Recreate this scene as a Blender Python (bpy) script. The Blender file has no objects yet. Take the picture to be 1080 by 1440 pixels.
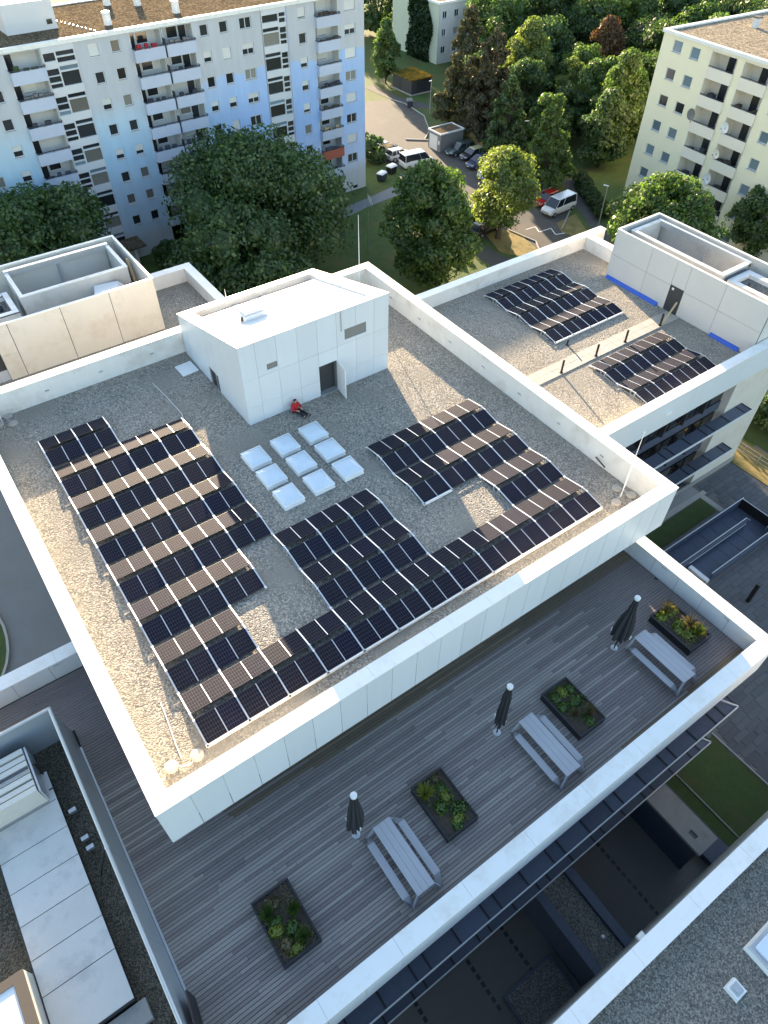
import bpy, bmesh, math, random
import numpy as np
from mathutils import Vector, Matrix
random.seed(7)
rng = np.random.default_rng(11)
S = bpy.context.scene
C = S.collection
R = math.radians
PI = math.pi

# ---------------------------------------------------------------- camera, sky, sun, exposure
cd = bpy.data.cameras.new("camera")
cam = bpy.data.objects.new("camera", cd)
C.objects.link(cam)
S.camera = cam
cd.sensor_fit = 'VERTICAL'
cd.sensor_height = 24.0
cd.sensor_width = 18.0
cd.lens = 983.4 / 1440 * 24
cd.clip_start = 0.5
cd.clip_end = 3000
YAW, PITCH, ROLL = -0.6249, -0.8312, 0.0124
fwd = Vector((-math.sin(YAW) * math.cos(PITCH), math.cos(YAW) * math.cos(PITCH), math.sin(PITCH)))
r0 = fwd.cross(Vector((0, 0, 1))).normalized()
u0 = r0.cross(fwd)
rt = math.cos(ROLL) * r0 + math.sin(ROLL) * u0
up = -math.sin(ROLL) * r0 + math.cos(ROLL) * u0
cam.matrix_world = Matrix(((rt.x, up.x, -fwd.x, -1.22), (rt.y, up.y, -fwd.y, -13.823), (rt.z, up.z, -fwd.z, 25.176), (0, 0, 0, 1)))

SUN_AZ, SUN_EL = R(73.3), R(10.8)
sd = Vector((math.cos(SUN_AZ) * math.cos(SUN_EL), math.sin(SUN_AZ) * math.cos(SUN_EL), math.sin(SUN_EL)))
w = bpy.data.worlds.new("World")
S.world = w
w.use_nodes = True
nt = w.node_tree
bg = nt.nodes['Background']
sky = nt.nodes.new('ShaderNodeTexSky')
sky.sky_type = 'NISHITA'
sky.sun_disc = False
sky.sun_elevation = SUN_EL
sky.sun_rotation = PI / 2 - SUN_AZ
sky.air_density = 1.0
sky.dust_density = 1.0
nt.links.new(sky.outputs[0], bg.inputs[0])
bg.inputs[1].default_value = 0.102
sl = bpy.data.lights.new("sun", 'SUN')
sl.energy = 5.0
sl.angle = R(0.5)
sl.color = (1.0, 0.78, 0.53)
so = bpy.data.objects.new("sun", sl)
C.objects.link(so)
so.rotation_euler = sd.to_track_quat('Z', 'Y').to_euler()
so.location = (20, 60, 60)
S.view_settings.view_transform = 'Standard'
S.view_settings.look = 'None'
S.view_settings.exposure = 2.53
S.view_settings.gamma = 1
S.view_settings.use_curve_mapping = False
S.cycles.max_bounces = 6
S.cycles.diffuse_bounces = 3
S.cycles.transparent_max_bounces = 8

# ---------------------------------------------------------------- materials
def newmat(name):
    m = bpy.data.materials.new(name)
    m.use_nodes = True
    t = m.node_tree
    return m, t, t.nodes['Principled BSDF']
def N(t, typ, **k):
    n = t.nodes.new(typ)
    for a, b in k.items():
        setattr(n, a, b)
    return n
def pbr(name, col, rough=.6, metal=0, spec=.5, var=0, vs=3, fine=0, fs=60, orand=0, irand=0, bump=0, bs=80, coat=0, stretch=None, hue=0, stain=None, ss=.6):
    """plain procedural surface: broad noise (var), fine grain (fine), per-object / per-island brightness, bump"""
    m, t, b = newmat(name)
    b.inputs['Roughness'].default_value = rough
    b.inputs['Metallic'].default_value = metal
    b.inputs['Specular IOR Level'].default_value = spec
    if coat:
        b.inputs['Coat Weight'].default_value = coat
        b.inputs['Coat Roughness'].default_value = .08
    geo = N(t, 'ShaderNodeNewGeometry')
    pos = geo.outputs['Position']
    if stretch:
        mp = N(t, 'ShaderNodeMapping')
        mp.inputs['Scale'].default_value = stretch
        t.links.new(pos, mp.inputs[0])
        pos = mp.outputs[0]
    val = None
    def addv(sock, amt):
        nonlocal val
        ml = N(t, 'ShaderNodeMath', operation='MULTIPLY_ADD')
        t.links.new(sock, ml.inputs[0])
        ml.inputs[1].default_value = 2 * amt
        if val is None:
            ml.inputs[2].default_value = 1 - amt
        else:
            s2 = N(t, 'ShaderNodeMath', operation='ADD')
            t.links.new(val, s2.inputs[0])
            s2.inputs[1].default_value = -amt
            t.links.new(s2.outputs[0], ml.inputs[2])
        val = ml.outputs[0]
    if var:
        n = N(t, 'ShaderNodeTexNoise')
        n.inputs['Scale'].default_value = vs
        n.inputs['Detail'].default_value = 6
        n.inputs['Roughness'].default_value = .65
        t.links.new(pos, n.inputs['Vector'])
        addv(n.outputs[0], var)
    if fine:
        n = N(t, 'ShaderNodeTexNoise')
        n.inputs['Scale'].default_value = fs
        n.inputs['Detail'].default_value = 3
        t.links.new(pos, n.inputs['Vector'])
        addv(n.outputs[0], fine)
    if orand:
        oi = N(t, 'ShaderNodeObjectInfo')
        addv(oi.outputs['Random'], orand)
    if irand:
        addv(geo.outputs['Random Per Island'], irand)
    if val is None:
        b.inputs['Base Color'].default_value = (*col, 1)
    else:
        hs = N(t, 'ShaderNodeHueSaturation')
        hs.inputs['Color'].default_value = (*col, 1)
        t.links.new(val, hs.inputs['Value'])
        if hue:
            hm = N(t, 'ShaderNodeMath', operation='MULTIPLY_ADD')
            src = geo.outputs['Random Per Island'] if irand else N(t, 'ShaderNodeObjectInfo').outputs['Random']
            t.links.new(src, hm.inputs[0])
            hm.inputs[1].default_value = 2 * hue
            hm.inputs[2].default_value = .5 - hue
            t.links.new(hm.outputs[0], hs.inputs['Hue'])
        out = hs.outputs[0]
        if stain:
            n = N(t, 'ShaderNodeTexNoise')
            n.inputs['Scale'].default_value = ss
            n.inputs['Detail'].default_value = 7
            n.inputs['Roughness'].default_value = .7
            t.links.new(geo.outputs['Position'], n.inputs['Vector'])
            rp = N(t, 'ShaderNodeValToRGB')
            rp.color_ramp.elements[0].position = .50
            rp.color_ramp.elements[1].position = .72
            t.links.new(n.outputs[0], rp.inputs[0])
            mx = N(t, 'ShaderNodeMix', data_type='RGBA')
            t.links.new(rp.outputs[0], mx.inputs[0])
            t.links.new(out, mx.inputs[6])
            mx.inputs[7].default_value = (*stain, 1)
            out = mx.outputs[2]
        t.links.new(out, b.inputs['Base Color'])
    if bump:
        n = N(t, 'ShaderNodeTexNoise')
        n.inputs['Scale'].default_value = bs
        n.inputs['Detail'].default_value = 4
        t.links.new(pos, n.inputs['Vector'])
        bp = N(t, 'ShaderNodeBump')
        bp.inputs['Strength'].default_value = bump
        bp.inputs['Distance'].default_value = .02
        t.links.new(n.outputs[0], bp.inputs['Height'])
        t.links.new(bp.outputs[0], b.inputs['Normal'])
    return m
def gravel_mat(name, cols, scale=11, patch=.18, bump=.9, moss=None):
    m, t, b = newmat(name)
    b.inputs['Roughness'].default_value = .9
    b.inputs['Specular IOR Level'].default_value = .0
    geo = N(t, 'ShaderNodeNewGeometry')
    vo = N(t, 'ShaderNodeTexVoronoi')
    vo.inputs['Scale'].default_value = scale
    t.links.new(geo.outputs['Position'], vo.inputs['Vector'])
    sp = N(t, 'ShaderNodeSeparateColor')
    t.links.new(vo.outputs['Color'], sp.inputs[0])
    rp = N(t, 'ShaderNodeValToRGB')
    rp.color_ramp.interpolation = 'CONSTANT'
    els = rp.color_ramp.elements
    while len(els) < len(cols):
        els.new(.5)
    for i, c in enumerate(cols):
        els[i].position = i / len(cols)
        els[i].color = (*c, 1)
    t.links.new(sp.outputs[0], rp.inputs[0])
    dk = N(t, 'ShaderNodeMapRange')
    dk.inputs['From Min'].default_value = .25 / scale * scale
    dk.inputs['From Max'].default_value = .75
    dk.inputs['To Min'].default_value = 1.04
    dk.inputs['To Max'].default_value = .68
    t.links.new(vo.outputs['Distance'], dk.inputs['Value'])
    n = N(t, 'ShaderNodeTexNoise')
    n.inputs['Scale'].default_value = .7
    n.inputs['Detail'].default_value = 6
    t.links.new(geo.outputs['Position'], n.inputs['Vector'])
    mr = N(t, 'ShaderNodeMapRange')
    mr.inputs['To Min'].default_value = 1 - patch
    mr.inputs['To Max'].default_value = 1 + patch
    t.links.new(n.outputs[0], mr.inputs['Value'])
    mu = N(t, 'ShaderNodeMath', operation='MULTIPLY')
    t.links.new(dk.outputs[0], mu.inputs[0])
    t.links.new(mr.outputs[0], mu.inputs[1])
    hs = N(t, 'ShaderNodeHueSaturation')
    t.links.new(rp.outputs[0], hs.inputs['Color'])
    t.links.new(mu.outputs[0], hs.inputs['Value'])
    out = hs.outputs[0]
    if moss:
        n2 = N(t, 'ShaderNodeTexNoise')
        n2.inputs['Scale'].default_value = .35
        n2.inputs['Detail'].default_value = 8
        t.links.new(geo.outputs['Position'], n2.inputs['Vector'])
        r2 = N(t, 'ShaderNodeValToRGB')
        r2.color_ramp.elements[0].position = .48
        r2.color_ramp.elements[1].position = .68
        t.links.new(n2.outputs[0], r2.inputs[0])
        mx = N(t, 'ShaderNodeMix', data_type='RGBA')
        t.links.new(r2.outputs[0], mx.inputs[0])
        t.links.new(out, mx.inputs[6])
        mx.inputs[7].default_value = (*moss, 1)
        out = mx.outputs[2]
    t.links.new(out, b.inputs['Base Color'])
    bp = N(t, 'ShaderNodeBump')
    bp.invert = True
    bp.inputs['Strength'].default_value = bump
    bp.inputs['Distance'].default_value = .035
    t.links.new(vo.outputs['Distance'], bp.inputs['Height'])
    t.links.new(bp.outputs[0], b.inputs['Normal'])
    return m
def leaf_mat(name, cols, trans=.35):
    m = bpy.data.materials.new(name)
    m.use_nodes = True
    t = m.node_tree
    t.nodes.clear()
    o = N(t, 'ShaderNodeOutputMaterial')
    geo = N(t, 'ShaderNodeNewGeometry')
    rp = N(t, 'ShaderNodeValToRGB')
    els = rp.color_ramp.elements
    while len(els) < len(cols):
        els.new(.5)
    for i, c in enumerate(cols):
        els[i].position = i / (len(cols) - 1)
        els[i].color = (*c, 1)
    t.links.new(geo.outputs['Random Per Island'], rp.inputs[0])
    n = N(t, 'ShaderNodeTexNoise')
    n.inputs['Scale'].default_value = .8
    n.inputs['Detail'].default_value = 3
    t.links.new(geo.outputs['Position'], n.inputs['Vector'])
    mr = N(t, 'ShaderNodeMapRange')
    mr.inputs['From Min'].default_value = .3
    mr.inputs['From Max'].default_value = .7
    mr.inputs['To Min'].default_value = .75
    mr.inputs['To Max'].default_value = 1.55
    t.links.new(n.outputs[0], mr.inputs['Value'])
    h0 = N(t, 'ShaderNodeHueSaturation')
    t.links.new(rp.outputs[0], h0.inputs['Color'])
    t.links.new(mr.outputs[0], h0.inputs['Value'])
    rp = h0
    d = N(t, 'ShaderNodeBsdfDiffuse')
    tr = N(t, 'ShaderNodeBsdfTranslucent')
    gl = N(t, 'ShaderNodeBsdfGlossy')
    gl.inputs['Roughness'].default_value = .45
    gl.inputs['Color'].default_value = (.5, .5, .5, 1)
    hs = N(t, 'ShaderNodeHueSaturation')
    hs.inputs['Saturation'].default_value = 1.15
    hs.inputs['Value'].default_value = 1.7
    t.links.new(rp.outputs[0], d.inputs[0])
    t.links.new(rp.outputs[0], hs.inputs['Color'])
    t.links.new(hs.outputs[0], tr.inputs[0])
    mx = N(t, 'ShaderNodeMixShader')
    mx.inputs[0].default_value = trans
    t.links.new(d.outputs[0], mx.inputs[1])
    t.links.new(tr.outputs[0], mx.inputs[2])
    m2 = N(t, 'ShaderNodeMixShader')
    m2.inputs[0].default_value = .06
    t.links.new(mx.outputs[0], m2.inputs[1])
    t.links.new(gl.outputs[0], m2.inputs[2])
    t.links.new(m2.outputs[0], o.inputs[0])
    return m
def cell_mat():
    """dark half-cut cells with pale wiring lines, in the panel's own coordinates"""
    m, t, b = newmat('solar_cells')
    tc = N(t, 'ShaderNodeTexCoord')
    sx = N(t, 'ShaderNodeSeparateXYZ')
    t.links.new(tc.outputs['Object'], sx.inputs[0])
    def line(sock, per, wd):
        a = N(t, 'ShaderNodeMath', operation='MULTIPLY')
        t.links.new(sock, a.inputs[0])
        a.inputs[1].default_value = 1 / per
        f = N(t, 'ShaderNodeMath', operation='FRACT')
        t.links.new(a.outputs[0], f.inputs[0])
        s = N(t, 'ShaderNodeMath', operation='SUBTRACT')
        t.links.new(f.outputs[0], s.inputs[0])
        s.inputs[1].default_value = .5
        ab = N(t, 'ShaderNodeMath', operation='ABSOLUTE')
        t.links.new(s.outputs[0], ab.inputs[0])
        g = N(t, 'ShaderNodeMath', operation='GREATER_THAN')
        t.links.new(ab.outputs[0], g.inputs[0])
        g.inputs[1].default_value = .5 - wd / per / 2
        return g.outputs[0]
    lx = line(sx.outputs[0], .1025, .010)
    ly = line(sx.outputs[1], .175, .012)
    mx_ = N(t, 'ShaderNodeMath', operation='MAXIMUM')
    t.links.new(lx, mx_.inputs[0])
    t.links.new(ly, mx_.inputs[1])
    oi = N(t, 'ShaderNodeObjectInfo')
    rp = N(t, 'ShaderNodeValToRGB')
    rp.color_ramp.elements[0].color = (.006, .0075, .022, 1)
    rp.color_ramp.elements[1].color = (.013, .012, .020, 1)
    e = rp.color_ramp.elements.new(.5)
    e.color = (.009, .010, .017, 1)
    t.links.new(oi.outputs['Random'], rp.inputs[0])
    mc = N(t, 'ShaderNodeMix', data_type='RGBA')
    t.links.new(mx_.outputs[0], mc.inputs[0])
    t.links.new(rp.outputs[0], mc.inputs[6])
    mc.inputs[7].default_value = (.075, .075, .10, 1)
    t.links.new(mc.outputs[2], b.inputs['Base Color'])
    b.inputs['Roughness'].default_value = .74
    b.inputs['Specular IOR Level'].default_value = .085
    return m
def facade_mat():
    """white plaster fading through pale turquoise to blue, painted in soft steps"""
    m, t, b = newmat('painted_plaster')
    b.inputs['Roughness'].default_value = .85
    tc = N(t, 'ShaderNodeTexCoord')
    sx = N(t, 'ShaderNodeSeparateXYZ')
    geo = N(t, 'ShaderNodeNewGeometry')
    t.links.new(geo.outputs['Position'], sx.inputs[0])
    n = N(t, 'ShaderNodeTexNoise')
    n.inputs['Scale'].default_value = .25
    n.inputs['Detail'].default_value = 5
    t.links.new(geo.outputs['Position'], n.inputs['Vector'])
    zz = N(t, 'ShaderNodeMath', operation='MULTIPLY_ADD')
    t.links.new(n.outputs[0], zz.inputs[0])
    zz.inputs[1].default_value = 2.0
    t.links.new(sx.outputs[2], zz.inputs[2])
    mr = N(t, 'ShaderNodeMapRange')
    mr.inputs['From Min'].default_value = -13.7
    mr.inputs['From Max'].default_value = 8.0
    t.links.new(zz.outputs[0], mr.inputs['Value'])
    def ramp(cs):
        r = N(t, 'ShaderNodeValToRGB')
        els = r.color_ramp.elements
        while len(els) < len(cs):
            els.new(.5)
        for i, (p, c) in enumerate(cs):
            els[i].position = p
            els[i].color = (*c, 1)
        t.links.new(mr.outputs[0], r.inputs[0])
        return r.outputs[0]
    wh = (.52, .53, .56)
    a = ramp([(0, wh), (.10, wh), (.16, (.46, .57, .70)), (.50, (.40, .58, .73)), (.64, (.50, .62, .71)), (.74, wh)])
    c = ramp([(0, wh), (.12, wh), (.18, (.56, .64, .84)), (.45, (.36, .51, .80)), (.735, (.40, .54, .80)), (.745, wh)])
    mx = N(t, 'ShaderNodeMix', data_type='RGBA')
    st = N(t, 'ShaderNodeMapRange')
    st.inputs['From Min'].default_value = 27
    st.inputs['From Max'].default_value = 35
    t.links.new(sx.outputs[0], st.inputs['Value'])
    t.links.new(st.outputs[0], mx.inputs[0])
    t.links.new(a, mx.inputs[6])
    t.links.new(c, mx.inputs[7])
    n2 = N(t, 'ShaderNodeTexNoise')
    n2.inputs['Scale'].default_value = 1.2
    n2.inputs['Detail'].default_value = 8
    mp = N(t, 'ShaderNodeMapping')
    mp.inputs['Scale'].default_value = (1.5, 1.5, .25)
    t.links.new(geo.outputs['Position'], mp.inputs[0])
    t.links.new(mp.outputs[0], n2.inputs['Vector'])
    m2 = N(t, 'ShaderNodeMapRange')
    m2.inputs['To Min'].default_value = .86
    m2.inputs['To Max'].default_value = 1.1
    t.links.new(n2.outputs[0], m2.inputs['Value'])
    hs = N(t, 'ShaderNodeHueSaturation')
    t.links.new(mx.outputs[2], hs.inputs['Color'])
    t.links.new(m2.outputs[0], hs.inputs['Value'])
    t.links.new(hs.outputs[0], b.inputs['Base Color'])
    return m

M = {}
M['gravel'] = gravel_mat('roof_gravel', [(.36, .33, .28), (.29, .27, .235), (.44, .40, .34), (.25, .235, .21), (.33, .31, .275), (.39, .355, .30), (.22, .21, .195), (.50, .46, .39)], 14.5, .24, .7, moss=(.27, .25, .215))
M['gravel_grey'] = gravel_mat('grey_gravel', [(.20, .195, .18), (.15, .145, .135), (.26, .25, .225), (.125, .12, .112), (.22, .21, .19), (.31, .295, .265)], 19, .12, .6)
M['gravel_brown'] = gravel_mat('brown_gravel', [(.19, .145, .09), (.14, .11, .075), (.25, .19, .12), (.11, .085, .06), (.17, .13, .085)], 6, .3, .6)
M['gravel_far'] = gravel_mat('far_gravel', [(.36, .30, .22), (.27, .23, .17), (.42, .36, .27), (.22, .18, .14)], 6, .25, .6)
M['white'] = pbr('white_coping', (.82, .81, .79), .45, var=.05, vs=1.2, fine=.02, stain=(.70, .67, .61), ss=.9)
M['parapet'] = pbr('parapet_membrane', (.74, .73, .70), .5, var=.08, vs=1.5, stretch=(1, 1, .35), stain=(.58, .55, .50), ss=.7)
M['panel'] = pbr('white_cladding', (.63, .665, .70), .4, var=.045, vs=1, orand=.035, stretch=(3, 3, .22))
M['seam'] = pbr('cladding_seam', (.17, .175, .18), .8)
M['dark_joint'] = pbr('dark_joint', (.045, .045, .05), .8)
M['cream'] = pbr('cream_cladding', (.64, .60, .53), .6, var=.07, vs=.9, orand=.03, stain=(.56, .49, .40), ss=.5)
M['greyclad'] = pbr('pale_grey_cladding', (.60, .58, .55), .6, var=.06, vs=.8, orand=.02)
M['greyclad2'] = pbr('pale_concrete', (.56, .545, .51), .7, var=.10, vs=1.4, stain=(.44, .42, .38))
M['membrane'] = pbr('grey_roof_membrane', (.46, .48, .52), .45, var=.12, vs=1.2)
M['roofwhite'] = pbr('white_roof_sheet', (.83, .82, .80), .5, var=.03, vs=1)
M['wood'] = pbr('weathered_plank', (.27, .24, .225), .7, var=.30, vs=1.3, fine=.22, fs=9, orand=.28, hue=.03, stretch=(.6, 9, 1), bump=.3, bs=30)
M['woodbrown'] = pbr('sheltered_and_sunglow_plank', (.19, .15, .105), .7, var=.30, vs=1.2, fine=.2, fs=9, orand=.25, stretch=(.6, 9, 1), bump=.3, bs=30)  # rain-sheltered brown; at the deck's right end it stands in for sun warmth
M['deckbase'] = pbr('deck_shadow_gap', (.012, .012, .013), .9)
M['tablewood'] = pbr('silvered_timber', (.39, .39, .42), .6, var=.12, vs=2, fine=.08, fs=14, stretch=(10, 1, 1))
M['edge'] = pbr('pale_edge_profile', (.62, .64, .66), .4)
M['galv'] = pbr('galvanised_steel', (.55, .56, .57), .35, metal=.6, var=.08, vs=3)
M['alu'] = pbr('aluminium', (.72, .72, .72), .3, metal=.7)
M['whitelac'] = pbr('white_lacquer', (.78, .78, .78), .35)
M['black'] = pbr('black_metal', (.014, .014, .016), .45)
M['frame'] = pbr('panel_frame', (.02, .02, .022), .4)
M['cells'] = cell_mat()
M['cloth'] = pbr('dark_canopy_cloth', (.018, .020, .026), .8, var=.2, vs=6, bump=.3, bs=40)
M['planter'] = pbr('planter_steel', (.016, .016, .020), .35, var=.2, vs=3)
M['soil'] = pbr('planter_soil', (.055, .043, .032), .95, var=.45, vs=7, fine=.3, fs=40, bump=.8, bs=30)
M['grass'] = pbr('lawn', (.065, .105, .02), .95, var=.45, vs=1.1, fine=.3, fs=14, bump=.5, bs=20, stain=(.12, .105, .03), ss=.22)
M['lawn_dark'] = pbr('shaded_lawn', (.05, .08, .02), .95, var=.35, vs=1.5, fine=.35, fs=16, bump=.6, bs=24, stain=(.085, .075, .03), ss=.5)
M['drygrass'] = pbr('dry_grass', (.24, .18, .06), .95, var=.4, vs=1.2, fine=.3, fs=14, bump=.5, bs=20, stain=(.07, .085, .02), ss=.5)
M['asphalt'] = pbr('asphalt', (.075, .072, .068), .9, var=.2, vs=.8, fine=.15, fs=20, stain=(.11, .095, .075), ss=.35)
M['paving'] = pbr('grey_paving', (.10, .102, .108), .85, var=.12, vs=1.3, irand=.12, orand=.12)
M['road'] = pbr('grey_paver_road', (.18, .185, .19), .85, var=.12, vs=.8, fine=.12, fs=18, stain=(.17, .17, .16), ss=.5)
M['courtpave'] = pbr('dark_court_paving', (.15, .14, .13), .85, var=.15, vs=1.2, irand=.2)
M['kerb'] = pbr('concrete_kerb', (.34, .33, .31), .8, var=.12, vs=2)
M['concrete'] = pbr('raw_concrete', (.30, .29, .275), .8, var=.12, vs=1.6, stain=(.22, .21, .19))
M['slab'] = pbr('walkway_slab', (.40, .375, .33), .8, var=.1, vs=2, orand=.06)
M['navy'] = pbr('dark_blue_grey_steel', (.06, .075, .115), .5, var=.2, vs=2)
M['grating'] = pbr('steel_grating', (.085, .10, .14), .5, metal=.3, var=.2, vs=4, orand=.2)
M['glass'] = pbr('dark_window_glass', (.012, .013, .015), .06, spec=.8)
M['glass_far'] = pbr('far_window_glass', (.03, .033, .036), .12, spec=.7, orand=.4)
M['glass_blue'] = pbr('sky_blue_glass', (.16, .22, .26), .12, spec=.8, orand=.3)
M['curtain'] = pbr('curtained_glass', (.20, .19, .165), .25, orand=.35)
M['shutter'] = pbr('roller_shutter', (.66, .655, .63), .6, orand=.05)
M['wframe'] = pbr('white_window_frame', (.62, .63, .65), .45)
M['facade'] = facade_mat()
M['loggia'] = pbr('loggia_plaster', (.60, .60, .59), .85, var=.08, vs=1)
M['balcony'] = pbr('balcony_panel', (.50, .54, .65), .7, var=.06, vs=1, orand=.04)
M['redbalcony'] = pbr('terracotta_balcony', (.42, .11, .065), .7)
M['darkrail'] = pbr('dark_railing', (.035, .04, .06), .5)
M['yellow'] = pbr('pale_yellow_plaster', (.86, .79, .58), .85, var=.07, vs=.5)
M['beige'] = pbr('beige_plaster', (.66, .61, .54), .85, var=.05, vs=.5)
M['yellowwhite'] = pbr('cream_balcony', (.80, .73, .62), .8, var=.05, vs=1)
M['greenwhite'] = pbr('pale_green_plaster', (.52, .56, .46), .85, var=.08, vs=.5)
M['dome'] = pbr('opal_acrylic', (.62, .70, .78), .12, spec=.6, var=.05, vs=2)
M['domeframe'] = pbr('skylight_kerb', (.78, .80, .80), .4)
M['bluefoil'] = pbr('blue_foil', (.02, .10, .52), .4, var=.12, vs=2)
M['door'] = pbr('anthracite_door', (.045, .047, .05), .5)
M['timber'] = pbr('new_timber', (.48, .37, .20), .7, var=.12, vs=3)
M['skin'] = pbr('skin', (.48, .29, .21), .55)
M['redcloth'] = pbr('red_jacket', (.42, .012, .02), .8, var=.15, vs=12)
M['darkcloth'] = pbr('dark_trousers', (.012, .013, .02), .85)
M['hair'] = pbr('dark_hair', (.012, .009, .008), .6)
M['bark'] = pbr('bark', (.075, .058, .042), .9, var=.25, vs=5)
M['tyre'] = pbr('rubber_tyre', (.012, .012, .012), .8)
M['plate'] = pbr('car_glass', (.02, .024, .03), .05, spec=.8)
M['lamp'] = pbr('lamp_lens', (.7, .7, .66), .15)
M['redlamp'] = pbr('red_lens', (.35, .01, .01), .2)
M['mossroof'] = gravel_mat('mossy_roof', [(.32, .16, .02), (.24, .14, .03), (.40, .22, .03), (.14, .11, .03)], 4, .3, .5, moss=(.06, .07, .02))
M['shed'] = pbr('dark_shed_board', (.035, .036, .042), .6, orand=.25)
M['garage'] = pbr('grey_garage', (.20, .195, .185), .8, var=.1, vs=1)
M['brownframe'] = pbr('brown_vent_frame', (.085, .07, .055), .6)
M['duct'] = pbr('ribbed_sheet_metal', (.66, .63, .56), .35, metal=.25, var=.08, vs=2)
M['screen'] = pbr('screen_sheet', (.36, .40, .45), .35, metal=.25, var=.06, vs=.7, orand=.05)
M['plantroof'] = pbr('pale_sheet_roof', (.60, .59, .56), .4, metal=.15, var=.10, vs=1.1, orand=.03, stain=(.40, .40, .39), ss=.6)
M['darkgravel'] = gravel_mat('wet_dark_gravel', [(.13, .115, .09), (.09, .08, .064), (.17, .15, .118), (.07, .065, .055), (.20, .175, .135)], 24, .35, .5)
M['hedge'] = leaf_mat('hedge_leaf', [(.012, .03, .008), (.03, .06, .012), (.05, .085, .02)])
M['leaf_dark'] = leaf_mat('dark_leaf', [(.022, .048, .015), (.042, .08, .022), (.066, .11, .032), (.095, .145, .05)])
M['leaf_mid'] = leaf_mat('mid_leaf', [(.038, .07, .017), (.07, .118, .027), (.11, .17, .042)], .42)
M['leaf_light'] = leaf_mat('light_leaf', [(.07, .105, .025), (.12, .16, .038), (.165, .20, .055)], .42)
M['leaf_copper'] = leaf_mat('copper_leaf', [(.07, .035, .018), (.11, .05, .025), (.09, .065, .025), (.05, .05, .02)], .3)
M['needle'] = leaf_mat('pine_needle', [(.03, .04, .014), (.055, .058, .022), (.085, .075, .035)], .2)
M['needle_brown'] = leaf_mat('dull_needle', [(.03, .036, .016), (.055, .052, .024), (.085, .075, .038)], .2)
M['forest'] = leaf_mat('forest_leaf', [(.02, .044, .014), (.042, .075, .02), (.08, .12, .032)], .4)
M['ivy'] = leaf_mat('ivy_leaf', [(.010, .028, .010), (.02, .045, .015)], .2)
M['plantlime'] = leaf_mat('lime_leaf', [(.10, .14, .02), (.16, .19, .03), (.20, .21, .04)], .3)
M['plantgreen'] = leaf_mat('planter_leaf', [(.03, .07, .012), (.06, .11, .02), (.09, .13, .03)], .3)
M['plantdry'] = leaf_mat('dry_leaf', [(.12, .09, .04), (.16, .13, .06), (.07, .07, .03)], .3)

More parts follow.
